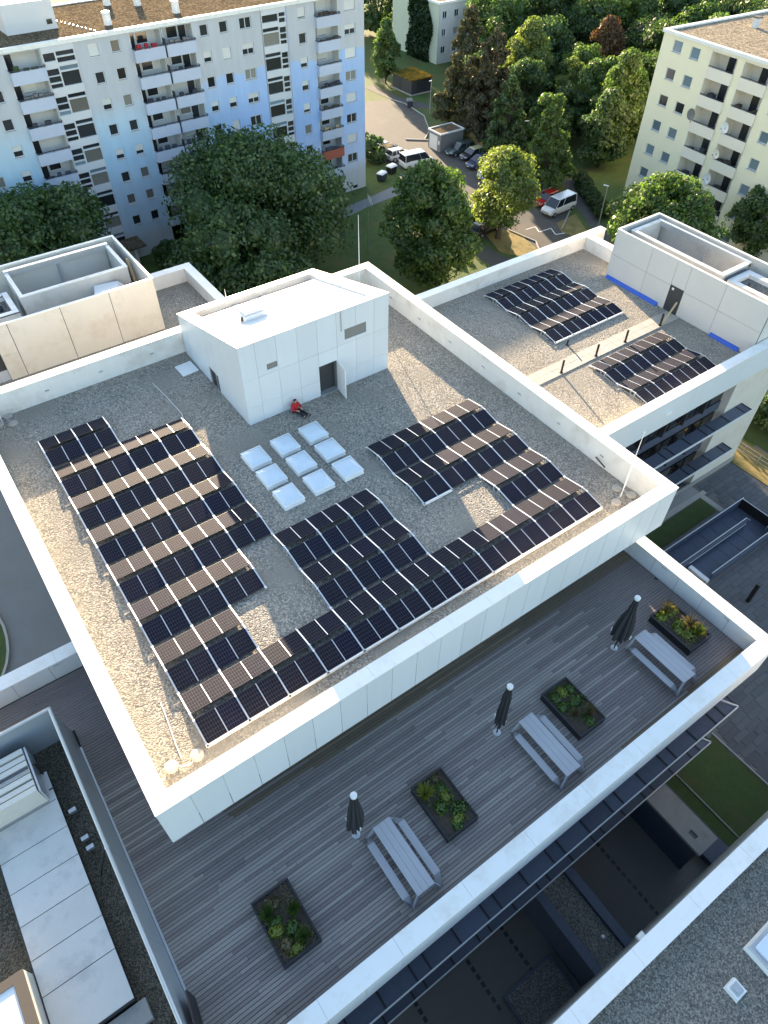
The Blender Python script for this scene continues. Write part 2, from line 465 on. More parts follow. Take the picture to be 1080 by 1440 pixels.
# ---------------------------------------------------------------- geometry helpers
class MB:
    def __init__(s):
        s.v = []
        s.f = []
    def hexa(s, p):
        """p: 4 bottom points then 4 top points, same winding"""
        n = len(s.v)
        s.v += [tuple(q) for q in p]
        for f in ((3, 2, 1, 0), (4, 5, 6, 7), (0, 1, 5, 4), (1, 2, 6, 5), (2, 3, 7, 6), (3, 0, 4, 7)):
            s.f.append(tuple(n + i for i in f))
        return s
    def box(s, x0, x1, y0, y1, z0, z1):
        return s.hexa([(x0, y0, z0), (x1, y0, z0), (x1, y1, z0), (x0, y1, z0), (x0, y0, z1), (x1, y0, z1), (x1, y1, z1), (x0, y1, z1)])
    def bar(s, a, b, wd, ht=None, upv=(0, 0, 1)):
        a, b = Vector(a), Vector(b)
        ht = ht or wd
        d = (b - a).normalized()
        u = Vector(upv)
        if abs(d.dot(u)) > .98:
            u = Vector((1, 0, 0))
        sd_ = d.cross(u).normalized() * wd / 2
        u = sd_.cross(d).normalized() * ht / 2
        return s.hexa([a - sd_ - u, a + sd_ - u, b + sd_ - u, b - sd_ - u, a - sd_ + u, a + sd_ + u, b + sd_ + u, b - sd_ + u])
    def poly(s, pts, z0, z1):
        n = len(s.v)
        k = len(pts)
        area = sum(pts[i][0] * pts[(i + 1) % k][1] - pts[(i + 1) % k][0] * pts[i][1] for i in range(k))
        if area < 0:
            pts = pts[::-1]
        s.v += [(x, y, z0) for x, y in pts] + [(x, y, z1) for x, y in pts]
        s.f.append(tuple(n + k + i for i in range(k)))
        s.f.append(tuple(n + i for i in reversed(range(k))))
        for i in range(k):
            j = (i + 1) % k
            s.f.append((n + i, n + j, n + k + j, n + k + i))
        return s
    def quad(s, *p):
        n = len(s.v)
        s.v += [tuple(q) for q in p]
        s.f.append(tuple(range(n, n + len(p))))
        return s
    def tube(s, pts, r, seg=8):
        rings = []
        pts = [Vector(p) for p in pts]
        if not hasattr(r, '__len__'):
            r = [r] * len(pts)
        for i, p in enumerate(pts):
            d = (pts[min(i + 1, len(pts) - 1)] - pts[max(i - 1, 0)]).normalized()
            a = d.cross(Vector((0, 0, 1)))
            if a.length < .05:
                a = d.cross(Vector((0, 1, 0)))
            a.normalize()
            b = d.cross(a)
            n = len(s.v)
            for k in range(seg):
                t = 2 * PI * k / seg
                s.v.append(tuple(p + (a * math.cos(t) + b * math.sin(t)) * r[i]))
            rings.append(n)
        for q in range(len(rings) - 1):
            a, b = rings[q], rings[q + 1]
            for k in range(seg):
                j = (k + 1) % seg
                s.f.append((a + k, b + k, b + j, a + j))
        s.f.append(tuple(rings[0] + k for k in range(seg)))
        s.f.append(tuple(rings[-1] + k for k in reversed(range(seg))))
        return s
    def lathe(s, prof, cx=0, cy=0, seg=16):
        return s.tube([(cx, cy, z + i * 1e-5) for i, (z, _) in enumerate(prof)], [max(r, 1e-3) for _, r in prof], seg)
    def wall(s, x0, x1, z0, z1, holes, y=0, depth=.15):
        """a wall face in the xz plane looking to -y, with rectangular openings and their reveals"""
        xs = sorted({x0, x1, *[h[i] for h in holes for i in (0, 1) if x0 < h[i] < x1]})
        zs = sorted({z0, z1, *[h[i] for h in holes for i in (2, 3) if z0 < h[i] < z1]})
        for i in range(len(xs) - 1):
            j = 0
            while j < len(zs) - 1:
                def hole(jj):
                    cx, cz = (xs[i] + xs[i + 1]) / 2, (zs[jj] + zs[jj + 1]) / 2
                    return any(h[0] < cx < h[1] and h[2] < cz < h[3] for h in holes)
                if hole(j):
                    j += 1
                    continue
                k = j
                while k + 1 < len(zs) - 1 and not hole(k + 1):
                    k += 1
                s.quad((xs[i], y, zs[j]), (xs[i + 1], y, zs[j]), (xs[i + 1], y, zs[k + 1]), (xs[i], y, zs[k + 1]))
                j = k + 1
        for a, b, c, d in holes:
            if c > z0 + 1e-4:
                s.quad((a, y, c), (a, y + depth, c), (b, y + depth, c), (b, y, c))
            if d < z1 - 1e-4:
                s.quad((a, y, d), (b, y, d), (b, y + depth, d), (a, y + depth, d))
            if a > x0 + 1e-4:
                s.quad((a, y, c), (a, y, d), (a, y + depth, d), (a, y + depth, c))
            if b < x1 - 1e-4:
                s.quad((b, y, c), (b, y + depth, c), (b, y + depth, d), (b, y, d))
        return s
    def mesh(s, name, mat=None, smooth=False):
        me = bpy.data.meshes.new(name)
        me.from_pydata(s.v, [], s.f)
        if mat:
            me.materials.append(M[mat] if isinstance(mat, str) else mat)
        if smooth:
            me.shade_smooth()
        return me
def thing(name, label, cat, loc=(0, 0, 0), rotz=0, group=None):
    o = bpy.data.objects.new(name, None)
    o.empty_display_size = .3
    C.objects.link(o)
    o.location = loc
    o.rotation_euler = (0, 0, rotz)
    o['label'] = label
    o['category'] = cat
    if group:
        o['group'] = group
    return o
def tag(o, label, cat, group=None):
    o['label'] = label
    o['category'] = cat
    if group:
        o['group'] = group
    return o
def obj(name, mb, mat, parent=None, loc=None, rot=None, world=False, smooth=False, label=None, kind=None):
    """one mesh object; world=True: geometry is in world coordinates under an unrotated thing"""
    me = mb if isinstance(mb, bpy.types.Mesh) else mb.mesh(name, mat, smooth)
    o = bpy.data.objects.new(name, me)
    C.objects.link(o)
    if parent:
        o.parent = parent
        if world:
            p = parent
            off = Vector((0, 0, 0))
            while p:
                off += p.location
                p = p.parent
            o.matrix_parent_inverse = Matrix.Translation(-off)
    if loc:
        o.location = loc
    if rot:
        o.rotation_euler = rot
    if label:
        o['label'] = label
    if kind:
        o['kind'] = kind
    return o
def dup(root, loc, rotz=0, label=None, group=None):
    r = root.copy()
    C.objects.link(r)
    r.location = loc
    r.rotation_euler = (0, 0, rotz)
    if label:
        r['label'] = label
    if group:
        r['group'] = group
    for ch in list(root.children):
        c = ch.copy()
        C.objects.link(c)
        c.parent = r
        for g in ch.children:
            d = g.copy()
            C.objects.link(d)
            d.parent = c
    return r
def structure(name, mb, mat, smooth=False):
    return obj(name, mb, mat, kind='structure', smooth=smooth)
def bevel(me, wd=.01, seg=2):
    bm = bmesh.new()
    bm.from_mesh(me)
    bmesh.ops.bevel(bm, geom=bm.edges[:], offset=wd, segments=seg, affect='EDGES', profile=.6)
    bm.to_mesh(me)
    bm.free()
    return me
ORD = ['first', 'second', 'third', 'fourth', 'fifth', 'sixth', 'seventh', 'eighth', 'ninth', 'tenth', 'eleventh', 'twelfth', 'thirteenth', 'fourteenth', 'fifteenth', 'sixteenth']
G = -14.7      # street level
W = -3.1       # roof level of the two side wings
D = -3.6       # terrace deck
def pieces(a, b, step):
    n = max(1, round((b - a) / step))
    return [(a + (b - a) * i / n, a + (b - a) * (i + 1) / n) for i in range(n)]

# ---------------------------------------------------------------- ground
gm = MB()
gm.quad((-400, -300, G), (600, -300, G), (600, 700, G), (-400, 700, G))
structure('ground', gm, 'grass')
structure('street', MB().poly([(71.2, 92.6), (74.6, 91.4), (75.4, 88), (74.6, 82), (71.5, 76.5), (68.6, 74), (71.5, 66), (70.6, 57), (68.8, 51), (69.6, 45), (65.2, 41.6), (63.8, 37.5), (58, 37.4), (55.6, 42), (56, 50), (58.4, 58), (59.6, 66), (58.5, 74), (60, 78), (63.5, 84), (66, 90)], G - .2, G + .02), 'asphalt')
structure('footpath', MB().poly([(74.5, 98.5), (74.9, 91.9), (75.4, 86), (77.6, 84), (78.6, 86), (76.8, 91), (76.6, 99)], G - .2, G + .024), 'asphalt')
structure('garden_path', MB().poly([(76.3, 53.4), (71.9, 46.4), (68.2, 39.6), (65.4, 34.5), (66.8, 33.5), (69.6, 38.6), (73.2, 45), (77.3, 51.9)], G - .2, G + .028), 'asphalt')
structure('lawn_path', MB().poly([(44, 61.2), (50.4, 62.2), (56, 63.4), (58.5, 66), (59.5, 64), (55, 60.8), (48.6, 60), (44.1, 58.9)], G - .2, G + .024), 'road')
structure('school_path', MB().poly([(52.4, 47.5), (54.8, 46.5), (54.6, 41), (56.4, 36), (54, 35), (52, 39)], G - .2, G + .024), 'asphalt')
structure('dry_verge', MB().poly([(56.6, 46.2), (58, 47.6), (60, 44), (59, 39.2), (57, 38), (55, 41.6)], G - .2, G + .05), 'drygrass')
structure('parking_verge', MB().poly([(65.7, 43.1), (69.6, 43.6), (67.6, 40), (65.6, 37.6), (64.6, 41)], G - .2, G + .035), 'drygrass')
structure('road', MB().poly([(-30, -20), (-2.6, -20), (-2.6, 40), (-30, 40)], G - .2, G + .02), 'road')
isl = [(-9.35 + 2.6 * math.cos(t), 21.6 + 4.6 * math.sin(t)) for t in np.linspace(0, 2 * PI, 28)[:-1]]
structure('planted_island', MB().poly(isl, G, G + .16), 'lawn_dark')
kb = MB()
for i in range(len(isl)):
    a, b = isl[i], isl[(i + 1) % len(isl)]
    kb.bar((*a, G + .1), (*b, G + .1), .16, .22)
structure('kerb', kb, 'kerb')
kb = MB()
for pl in ([(74.9, 91.4), (75.6, 88), (74.8, 82), (71.6, 76.4), (68.8, 74)], [(65.2, 41.6), (69.6, 44.6)], [(59.5, 45), (60.2, 41), (58.4, 38)], [(66.4, 75.6), (69.4, 73.2)]):
    for a, b in zip(pl, pl[1:]):
        kb.bar((*a, G + .07), (*b, G + .07), .14, .16)
structure('kerb', kb, 'kerb')
zz = MB()
for a, b in (((61.4, 44.0), (62.9, 43.9)), ((62.9, 43.9), (62.3, 42.6)), ((62.3, 42.6), (64.2, 42.5)), ((64.2, 42.5), (63.5, 41.0)), ((63.5, 41.0), (64.9, 40.6))):
    zz.bar((*a, G + .026), (*b, G + .026), .12, .008)
structure('road_marking', zz, 'whitelac')
# paving on the school's east side: rows of long slabs, the nearest ones single pieces
pv = MB()
cells_ = []
y = -20.0
while y < 3.4:
    x = 25.6 - rng.random() * 1.2
    while x < 50:
        L_ = 1.2
        cells_.append((x, min(x + L_ - .02, 50), y, y + .38))
        x += L_
    y += .4
cells_ = [c for c in cells_ if not ((c[1] > 33.5 and c[0] < 43.2 and c[3] > -3.2 and c[2] < .8) or (c[0] < 42 and c[2] > .6)) and c[0] > 25.2]
cells_.sort(key=lambda c: (c[0] - 30) ** 2 + (c[2] + 8) ** 2)
pav = structure('pavement', MB().box(25.4, 50.5, -20, 3.9, G - .3, G + .006), 'courtpave')
slab_me = MB().box(0, 1.18, 0, .38, 0, .05).mesh('paving_slab', 'paving')
for c in cells_[:290]:
    obj('paving_slab', slab_me, None, pav, (c[0], c[2], G - .012 + rng.random() * .006))
for c in cells_[290:]:
    pv.box(c[0], c[1], c[2], c[3], G, G + .035 + rng.random() * .006)
obj('paving_slab', pv, 'paving', pav, kind='stuff')
structure('school_lawn', MB().poly([(21.0, -10.4), (25.7, -10.4), (25.8, -20), (20.6, -20)], G, G + .04), 'lawn_dark')
structure('court_lawn', MB().poly([(30, .9), (41.3, 1.0), (41.4, 2.6), (30, 2.4)], G, G + .05), 'lawn_dark')
eg = MB()
eg.bar((25.8, -10.3, G + .06), (25.9, -20, G + .06), .1, .12)
eg.bar((22.0, -10.0, G + .06), (22.0, -15, G + .06), .06, .12)
structure('lawn_edging', eg, 'kerb')
eg = MB()
eg.box(28, 42.3, 2.65, 3.05, G - .1, G + .05)
eg.box(41.45, 41.95, .7, 3.05, G - .1, G + .046)
structure('path_slabs', eg, 'slab')
# narrow court between terrace wing and the front wing
cp = structure('court_floor', MB().box(-6, 21, -15.5, -10.3, G - .3, G + .01), 'courtpave')
tile_me = MB().box(-.09, .09, -.12, .12, 0, .014).mesh('court_tile', 'black')
for xx, ya, yb in ((8.6, -12.9, -10.6), (6.3, -13.1, -10.6), (15.5, -14.8, -10.6), (3.2, -14.8, -10.6)):
    y = ya
    while y < yb:
        obj('court_tile', tile_me, None, cp, (xx, y, G + .006))
        y += .37
t = thing('court_passage_roof', 'gravelled passage roof between dark blue steel upstands in the narrow court', 'roof', (11.2, -12.7, G))
obj('wall', MB().box(10.05, 12.45, -15.2, -10.2, G, G + 2.7), 'navy', t, world=True)
obj('gravel', MB().box(10.55, 11.95, -15.2, -10.2, G + 2.7, G + 2.78), 'gravel_grey', t, world=True)
for a, b in ((10.05, 10.5), (12.0, 12.45)):
    obj('upstand', MB().box(a, b, -15.2, -10.2, G + 2.7, G + 3.0), 'navy', t, world=True)
obj('roof_drain', MB().lathe([(G + 2.79, .09), (G + 2.9, .09), (G + 2.92, .05)], 11.5, -13.9, 10), 'whitelac', t, world=True)
t = thing('court_canopy', 'smooth pale grey concrete canopy with one slot by the lawn in the court', 'canopy', (18.7, -12.5, G))
cn = MB()
for q in ((18.0, 19.42, -13.2, -10.2), (18.0, 18.42, -13.62, -13.2), (18.68, 19.42, -13.62, -13.2), (18.0, 19.42, -14.25, -13.62)):
    cn.box(*q, G + 2.8, G + 3.0)
obj('canopy_slab', cn, 'concrete', t, world=True)
obj('wall', MB().box(18.1, 18.3, -14.1, -10.2, G, G + 2.8), 'navy', t, world=True)
obj('wall', MB().box(19.5, 20.9, -14.9, -10.2, G, G + .5), 'navy', t, world=True)
t = thing('gravel_bed', 'square dark gravel bed with a low steel edge in the court', 'planting bed', (8.2, -14, G))
obj('edging', MB().box(6.7, 9.7, -15.4, -12.9, G, G + .32), 'navy', t, world=True)
obj('gravel', MB().box(6.82, 9.58, -15.4, -13.02, G + .32, G + .36), 'gravel_grey', t, world=True)

# ---------------------------------------------------------------- main school building
XL, XR, YF, YB, HT = -2.53, 23.93, -3.01, 23.25, 1.43
cw = .64
sch = thing('school_building', 'white flat roofed school block carrying the large solar roof and the wooden terrace', 'building', (10, 5, G))
def sp(name, mb, mat, **k):
    return obj(name, mb, mat, sch, world=True, **k)
sp('roof_gravel', MB().box(XL + .5, XR - .5, YF + .5, YB - .5, -.35, 0), 'gravel')
sp('roof_slab', MB().box(XL + .06, XR - .06, YF + .06, YB - .06, -1.29, -.36), 'seam')
# parapet cores (inner faces look onto the gravel)
sp('parapet_wall', MB().box(XL + .05, XR - .05, YF + .05, YF + cw - .03, -.35, HT - .06), 'parapet')
sp('parapet_wall', MB().box(XL + .05, XR - .05, YB - cw + .03, YB - .05, -.35, HT - .06), 'parapet')
sp('parapet_wall', MB().box(XL + .05, XL + cw - .03, YF + cw - .03, YB - cw + .03, -.35, HT - .06), 'parapet')
sp('parapet_wall', MB().box(XR - cw + .03, XR - .05, YF + cw - .03, YB - cw + .03, -.35, HT - .06), 'parapet')
for a, b in pieces(XL, XR, 3.03):
    sp('coping', MB().box(a + .004, b - .004, YF, YF + cw, HT - .05, HT), 'white')
    sp('coping', MB().box(a + .004, b - .004, YB - cw, YB, HT - .05, HT), 'white')
for a, b in pieces(YF + cw, YB - cw, 3.03):
    sp('coping', MB().box(XL, XL + cw, a + .004, b - .004, HT - .05, HT), 'white')
    sp('coping', MB().box(XR - cw, XR, a + .004, b - .004, HT - .05, HT), 'white')
for a, b in pieces(XL + .03, XR - .03, 1.21):
    sp('cladding_panel', MB().box(a + .011, b - .011, YF + .02, YF + .05, -1.29, HT - .052), 'panel')
for a, b in pieces(YF + .03, YB - .03, 1.21):
    sp('cladding_panel', MB().box(XR - .05, XR - .02, a + .011, b - .011, -1.29, HT - .052), 'panel')
    sp('cladding_panel', MB().box(XL + .02, XL + .05, a + .011, b - .011, -1.29, HT - .052), 'panel')
# small parapet outlets and clips seen as dots along the inner faces
ot = MB()
for k in range(7):
    ot.box(XR - cw - .01, XR - cw + .04, 1 + k * 3.1, 1.22 + k * 3.1, .62, .70)
    ot.box(XL + 1 + k * 3.1, XL + 1.22 + k * 3.1, YB - cw - .01, YB - cw + .04, .62, .70)
sp('parapet_outlet', ot, 'galv', kind='stuff')
# recessed storey under the roof: dark glazing on three sides
sp('glass_wall', MB().box(.2, 22.6, -.9, 22.5, D, -1.32), 'glass')
ml = MB()
for x in np.arange(.2, 22.7, 1.6):
    ml.box(x - .04, x + .04, -.96, -.9, D, -1.3)
for y in np.arange(-.9, 22.5, 1.6):
    ml.box(.14, .2, y - .04, y + .04, D, -1.3)
sp('mullion', ml, 'black', kind='stuff')
# lower storeys under deck
sp('floor_slab', MB().box(-9.5, XR - .25, -10.2, 8.2, -4.95, D - .12), 'dark_joint')
sp('lower_wall', MB().box(-9, 22.6, -9.9, 8.15, G, -4.96), 'glass')
sp('lower_wall', MB().box(-2.3, 22.6, 8.16, 23, G, -1.31), 'greyclad2')
for k in range(3):
    ml = MB()
    z = G + k * 3.2
    for x in np.arange(-8.5, 22.7, 1.5):
        ml.box(x - .05, x + .05, -9.97, -9.9, z, z + 3.2)
    sp('window_mullion', ml, 'black', kind='stuff')
sp('lower_wall', MB().box(22.6, 23.1, -9.9, 22.4, G, -4.96), 'greyclad2')
# terrace parapets
TX, TY, TZ = 23.04, -9.71, -2.5
for a, b in pieces(-9.9, TX + .7, 3.03):
    sp('coping', MB().box(a + .004, b - .004, TY - .7, TY, TZ - .05, TZ), 'white')
for a, b in pieces(TY, .6, 3.03):
    sp('coping', MB().box(TX, TX + .7, a + .004, b - .004, TZ - .05, TZ), 'white')
for a, b in pieces(-12, -.9, 3.03):
    sp('coping', MB().box(a + .004, b - .004, 7.58, 8.28, TZ - .05, TZ), 'white')
sp('parapet_core', MB().box(-9.9, TX + .62, TY - .62, TY - .06, -4.9, TZ - .052), 'seam')
sp('parapet_core', MB().box(TX + .06, TX + .62, TY - .06, .6, -4.9, TZ - .052), 'dark_joint')
sp('parapet_core', MB().box(-12, -.9, 7.64, 8.2, -4.9, TZ - .052), 'dark_joint')
for a, b in pieces(-9.9, TX + .66, 1.51):
    sp('cladding_panel', MB().box(a + .008, b - .008, TY - .66, TY - .63, -4.9, TZ - .053), 'panel')
for a, b in pieces(TY, .6, 1.51):
    sp('cladding_panel', MB().box(TX + .02, TX + .05, a + .008, b - .008, D - .05, TZ - .053), 'panel')
    sp('cladding_panel', MB().box(TX + .63, TX + .66, a + .008, b - .008, -4.9, TZ - .053), 'panel')
for a, b in pieces(-12, -.9, 1.51):
    sp('cladding_panel', MB().box(a + .008, b - .008, 7.6, 7.63, D - .05, TZ - .053), 'panel')
lt = MB()
for y in (-1.0, -4.6, -8.3):
    lt.box(TX - .01, TX + .02, y, y + .3, TZ - .22, TZ - .16)
for x in (-3.9, -7.5):
    lt.box(x, x + .3, 7.57, 7.6, TZ - .22, TZ - .16)
sp('wall_light', lt, 'galv', kind='stuff')
# galleries along the terrace front
def gallery(par, x0, x1, y0, y1, z, step, tip):
    fr = MB()
    fr.box(x0, x1, y0 - .05, y0, z - .14, z + .05)
    obj('gallery_edge', fr, 'edge', par, world=True)
    if tip:
        obj('gallery_edge', MB().bar((x1, y0 - .02, z), (x1 - .5, y1, z), .06, .16), 'edge', par, world=True)
    x = x0
    i = 0
    while x < x1 - .4:
        L_ = step * (.45 if i % 3 == 1 else 1)
        e = min(x + L_, x1)
        obj('gallery_grating', MB().box(x + .04, e - .04, y0, y1, z - .05, z - .01), 'grating', par, world=True)
        obj('gallery_beam', MB().box(e - .04, e + .04, y0, y1, z - .16, z + .02), 'black', par, world=True)
        x = e
        i += 1
gallery(sch, -6, 22.85, -10.82, -9.98, -7.0, 1.5, True)
gallery(sch, -6, 22.75, -10.9, -9.98, -10.85, 1.5, True)

# ---------------------------------------------------------------- terrace decking, board by board
deck = structure('terrace_deck', MB().box(-4.46, TX - .01, TY + .01, 4.67, D - .12, D - .028).box(-9.4, .2, 4.67, 7.58, D - .12, D - .028), 'deckbase')
PW = .14
rows = int((7.56 - TY) / PW)
boards = []
for r in range(rows):
    y = TY + .02 + r * PW
    x0, x1 = (-4.2 if y < 4.6 else -9.2), (TX - .04 if y < -.9 else .2)
    x = x0 - rng.random() * 3.5
    while x < x1:
        L_ = 4.6 + rng.random() * 1.2
        a, b = max(x, x0), min(x + L_, x1)
        if b - a > .1:
            boards.append((a, b, y))
        x += L_ + .006
boards.sort(key=lambda q: (min(max(4, q[0]), q[1]) - 4) ** 2 + (q[2] + 7) ** 2)
def board(mb, a, b, y):
    dz = rng.random() * .006
    return mb.box(a, b - .006, y, y + PW - .02, D - .028, D - .006 + dz)
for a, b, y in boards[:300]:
    obj('plank', board(MB(), a, b, y), 'woodbrown' if (y > -2.85 + rng.random() * .3 and a > -2) or (y < -9.1 - rng.random() * .5 and b > 20) else 'wood', deck)  # overhang strip is sheltered wood; right-end brown paints in warm reflected sun
rest = MB()
restb = MB()
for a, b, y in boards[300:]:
    board(restb if (y > -2.7 and a > -2) or (y < -9.4 and b > 20) else rest, a, b, y)  # right-end boards again carry the sun's warmth in their colour
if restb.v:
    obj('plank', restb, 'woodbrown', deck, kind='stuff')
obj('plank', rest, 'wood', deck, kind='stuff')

# ---------------------------------------------------------------- stair house on the roof
HX0, HX1, HY0, HY1, HZ0, HZ1 = 9.9, 19.15, 14.22, 22.5, 5.02, 2.71
def hz(y):
    return HZ0 + (HZ1 - HZ0) * (y - HY0) / (HY1 - HY0)
st = thing('stair_house', 'white panelled roof exit with sloping white roof and an open dark door', 'roof house', (14.5, 18, 0))
def hp(name, mb, mat, **k):
    return obj(name, mb, mat, st, world=True, **k)
dx0, dx1, dz1 = 14.47, 15.62, 2.0
hm = MB()
hm.hexa([(HX0 + .05, HY0 + .4, 0), (HX1 - .05, HY0 + .4, 0), (HX1 - .05, HY1 - .05, 0), (HX0 + .05, HY1 - .05, 0),
         (HX0 + .05, HY0 + .4, hz(HY0 + .4) - .45), (HX1 - .05, HY0 + .4, hz(HY0 + .4) - .45), (HX1 - .05, HY1 - .05, hz(HY1) - .45), (HX0 + .05, HY1 - .05, hz(HY1) - .45)])
hp('house_core', hm, 'seam')
hp('front_backing', MB().wall(HX0 + .05, HX1 - .05, 0, HZ0 - .08, [(dx0, dx1, -.01, dz1), (16.2, 17.62, 3.1, 3.75), (11.36, 11.98, 3.09, 3.44)], HY0 + .04, .3), 'seam')
xs_ = [HX0, 10.81, 12.02, 13.25, 14.47, 15.69, 16.94, 18.16, HX1]
zs_ = [0, 1.1, 2.85, HZ0 - .06]
for i in range(8):
    for j in range(3):
        a, b, c, d = xs_[i] + .006, xs_[i + 1] - .006, zs_[j] + .006, zs_[j + 1] - .006
        hol = [h for h in ((dx0 - .02, dx1, -.05, dz1), (16.2, 17.62, 3.1, 3.75), (11.36, 11.98, 3.09, 3.44)) if h[0] < b and h[1] > a and h[2] < d and h[3] > c]
        hol = [(max(h[0], a), min(h[1], b), max(h[2], c), min(h[3], d)) for h in hol]
        m_ = MB()
        if hol:
            m_.wall(a, b, c, d, hol, HY0, .04)
        else:
            m_.box(a, b, HY0, HY0 + .035, c, d)
        hp('cladding_panel', m_, 'panel')
ly = np.linspace(HY0 + .0, HY1, 8)
for i in range(7):
    a, b = ly[i] + .007, ly[i + 1] - .007
    for x0, x1, nm in ((HX0, HX0 + .04, 'l'), (HX1 - .04, HX1, 'r')):
        if nm == 'l' and 17.3 < (a + b) / 2 < 18.9:
            m_ = MB().hexa([(x0, a, 1.15), (x1, a, 1.15), (x1, b, 1.15), (x0, b, 1.15), (x0, a, hz(a) - .06), (x1, a, hz(a) - .06), (x1, b, hz(b) - .06), (x0, b, hz(b) - .06)])
        else:
            m_ = MB().hexa([(x0, a, 0), (x1, a, 0), (x1, b, 0), (x0, b, 0), (x0, a, hz(a) - .06), (x1, a, hz(a) - .06), (x1, b, hz(b) - .06), (x0, b, hz(b) - .06)])
        hp('cladding_panel', m_, 'panel')
hp('cladding_panel', MB().box(HX0, HX1, HY1 - .03, HY1, 0, HZ1 - .06), 'panel')
def slope(x0, x1, y0, y1, dz0, dz1):
    return MB().hexa([(x0, y0, hz(y0) + dz0), (x1, y0, hz(y0) + dz0), (x1, y1, hz(y1) + dz0), (x0, y1, hz(y1) + dz0), (x0, y0, hz(y0) + dz1), (x1, y0, hz(y0) + dz1), (x1, y1, hz(y1) + dz1), (x0, y1, hz(y1) + dz1)])
ov = .02
hp('coping', slope(HX0 - ov, HX1 + ov, HY0 - ov, HY0 + .62, -.06, 0), 'white')
hp('coping', slope(HX0 - ov, HX1 + ov, HY1 - .7, HY1 + ov, -.06, 0), 'white')
hp('coping', slope(HX0 - ov, HX0 + .7, HY0 + .62, HY1 - .7, -.06, 0), 'white')
hp('coping', slope(HX1 - .7, HX1 + ov, HY0 + .62, HY1 - .7, -.06, 0), 'white')
for q in ((HX0 + .6, HX0 + .68, HY0 + .5, HY1 - .6), (HX1 - .68, HX1 - .6, HY0 + .5, HY1 - .6), (HX0 + .6, HX1 - .6, HY1 - .68, HY1 - .6)):
    hp('inner_upstand', slope(*q, -.6, -.062), 'parapet')
hp('roof_sheet', slope(HX0 + .68, HX1 - .68, HY0 + .5, HY1 - 1.45, -.5, -.24), 'roofwhite')
hp('gutter_gravel', slope(HX0 + .68, HX1 - .68, HY1 - 1.45, HY1 - .68, -.6, -.5), 'gravel_grey')
for x in (13.2, 15.1):
    hp('roof_drain', MB().lathe([(hz(21.6) - .43, .22), (hz(21.6) - .36, .2), (hz(21.6) - .34, .08)], x, 21.5, 14), 'galv')
hp('window', MB().box(16.22, 17.6, HY0 + .03, HY0 + .05, 3.12, 3.73), 'garage')
hp('window', MB().box(11.38, 11.96, HY0 + .03, HY0 + .05, 3.11, 3.42), 'garage')
hp('doorway', MB().box(dx0 - .0, dx1, HY0 + .32, HY0 + .34, 0, dz1), 'door')
dl = hp('door', MB().bar((dx1, HY0 - .01, 1.0), (dx1 - .12, HY0 - 1.05, 1.0), .05, 1.96), 'whitelac')
hp('threshold', MB().box(dx0, dx1, HY0 - .1, HY0 + .3, 0, .06), 'galv')
sdm = MB().box(HX0 + .045, HX0 + .06, 17.36, 18.8, 0, 1.15)
hp('side_door', sdm, 'glass')
hp('side_door_frame', MB().box(HX0 + .02, HX0 + .045, 18.05, 18.12, 0, 1.15).box(HX0 + .02, HX0 + .045, 17.36, 17.42, 0, 1.15), 'galv')
hp('drain_pipe', MB().tube([(15.98, HY0 - .05, 4.95), (15.98, HY0 - .05, 3.75)], .025), 'galv')
v = thing('roof_vent', 'low white roof hatch with rounded lid on the stair house roof', 'roof hatch', (12.8, 18.4, hz(18.4) - .12))
me = bevel(MB().box(-.72, .72, -.5, .5, 0, .3).mesh('hatch_base', 'domeframe'), .05)
obj('hatch_base', me, None, v)
me = bevel(MB().box(-.62, .62, -.42, .42, .3, .48).mesh('hatch_lid', 'white'), .12, 3)
obj('hatch_lid', me, None, v)
obj('hatch_motor', MB().box(-.85, -.72, -.35, -.2, .02, .26), 'brownframe', v)

# ---------------------------------------------------------------- solar panels
PU, PV, RZ, DZ0, RUN = 1.76, 2.573, .33, .13, 1.07
TILT = math.atan2(RZ - DZ0, RUN)
SLP = math.hypot(RUN, RZ - DZ0)
PL = 1.71
frame_me = MB().box(0, PL, 0, SLP, -.035, 0).mesh('frame', 'frame')
half_me = MB().box(0, PL / 2 - .03, 0, SLP - .03, 0, .004).mesh('cell_half', 'cells')
mid_me = MB().box(0, .036, 0, SLP - .004, 0, .0055).mesh('centre_strip', 'alu')
def solar(x, y, z, towards, label, group):
    """module lying landscape; towards=True slopes down to the camera side"""
    t = thing('solar_panel', label, 'solar panel', (x, y, z), 0 if towards else PI, group)
    t.rotation_euler = (TILT + R(rng.normal() * .35), R(rng.normal() * .12), 0 if towards else PI)
    obj('frame', frame_me, None, t)
    obj('cell_half', half_me, None, t, (.008, .015, .001))
    obj('cell_half', half_me, None, t, (PL / 2 + .022, .015, .001))
    obj('centre_strip', mid_me, None, t, (PL / 2 - .018, .002, .001))
    return t
def solar_array(x0, yr, zb, rowsdef, where, group):
    """rowsdef: for each tent row counted from the front, (columns facing the camera, columns facing away)"""
    for k, (front, back) in enumerate(rowsdef):
        y = yr + k * PV
        for side, cols in ((True, front), (False, back)):
            for n, c in enumerate(cols):
                x = x0 + c * PU + .025
                face = 'near' if side else 'far'
                lab = f"{ORD[n]} panel from left, {face} slope of {ORD[k]} ridge from front, {where}"
                if side:
                    solar(x, y - RUN, zb + DZ0, True, lab, group)
                else:
                    solar(x + PL, y + .27 + RUN, zb + DZ0, False, lab, group)
GA = 'solar panels on the main roof'
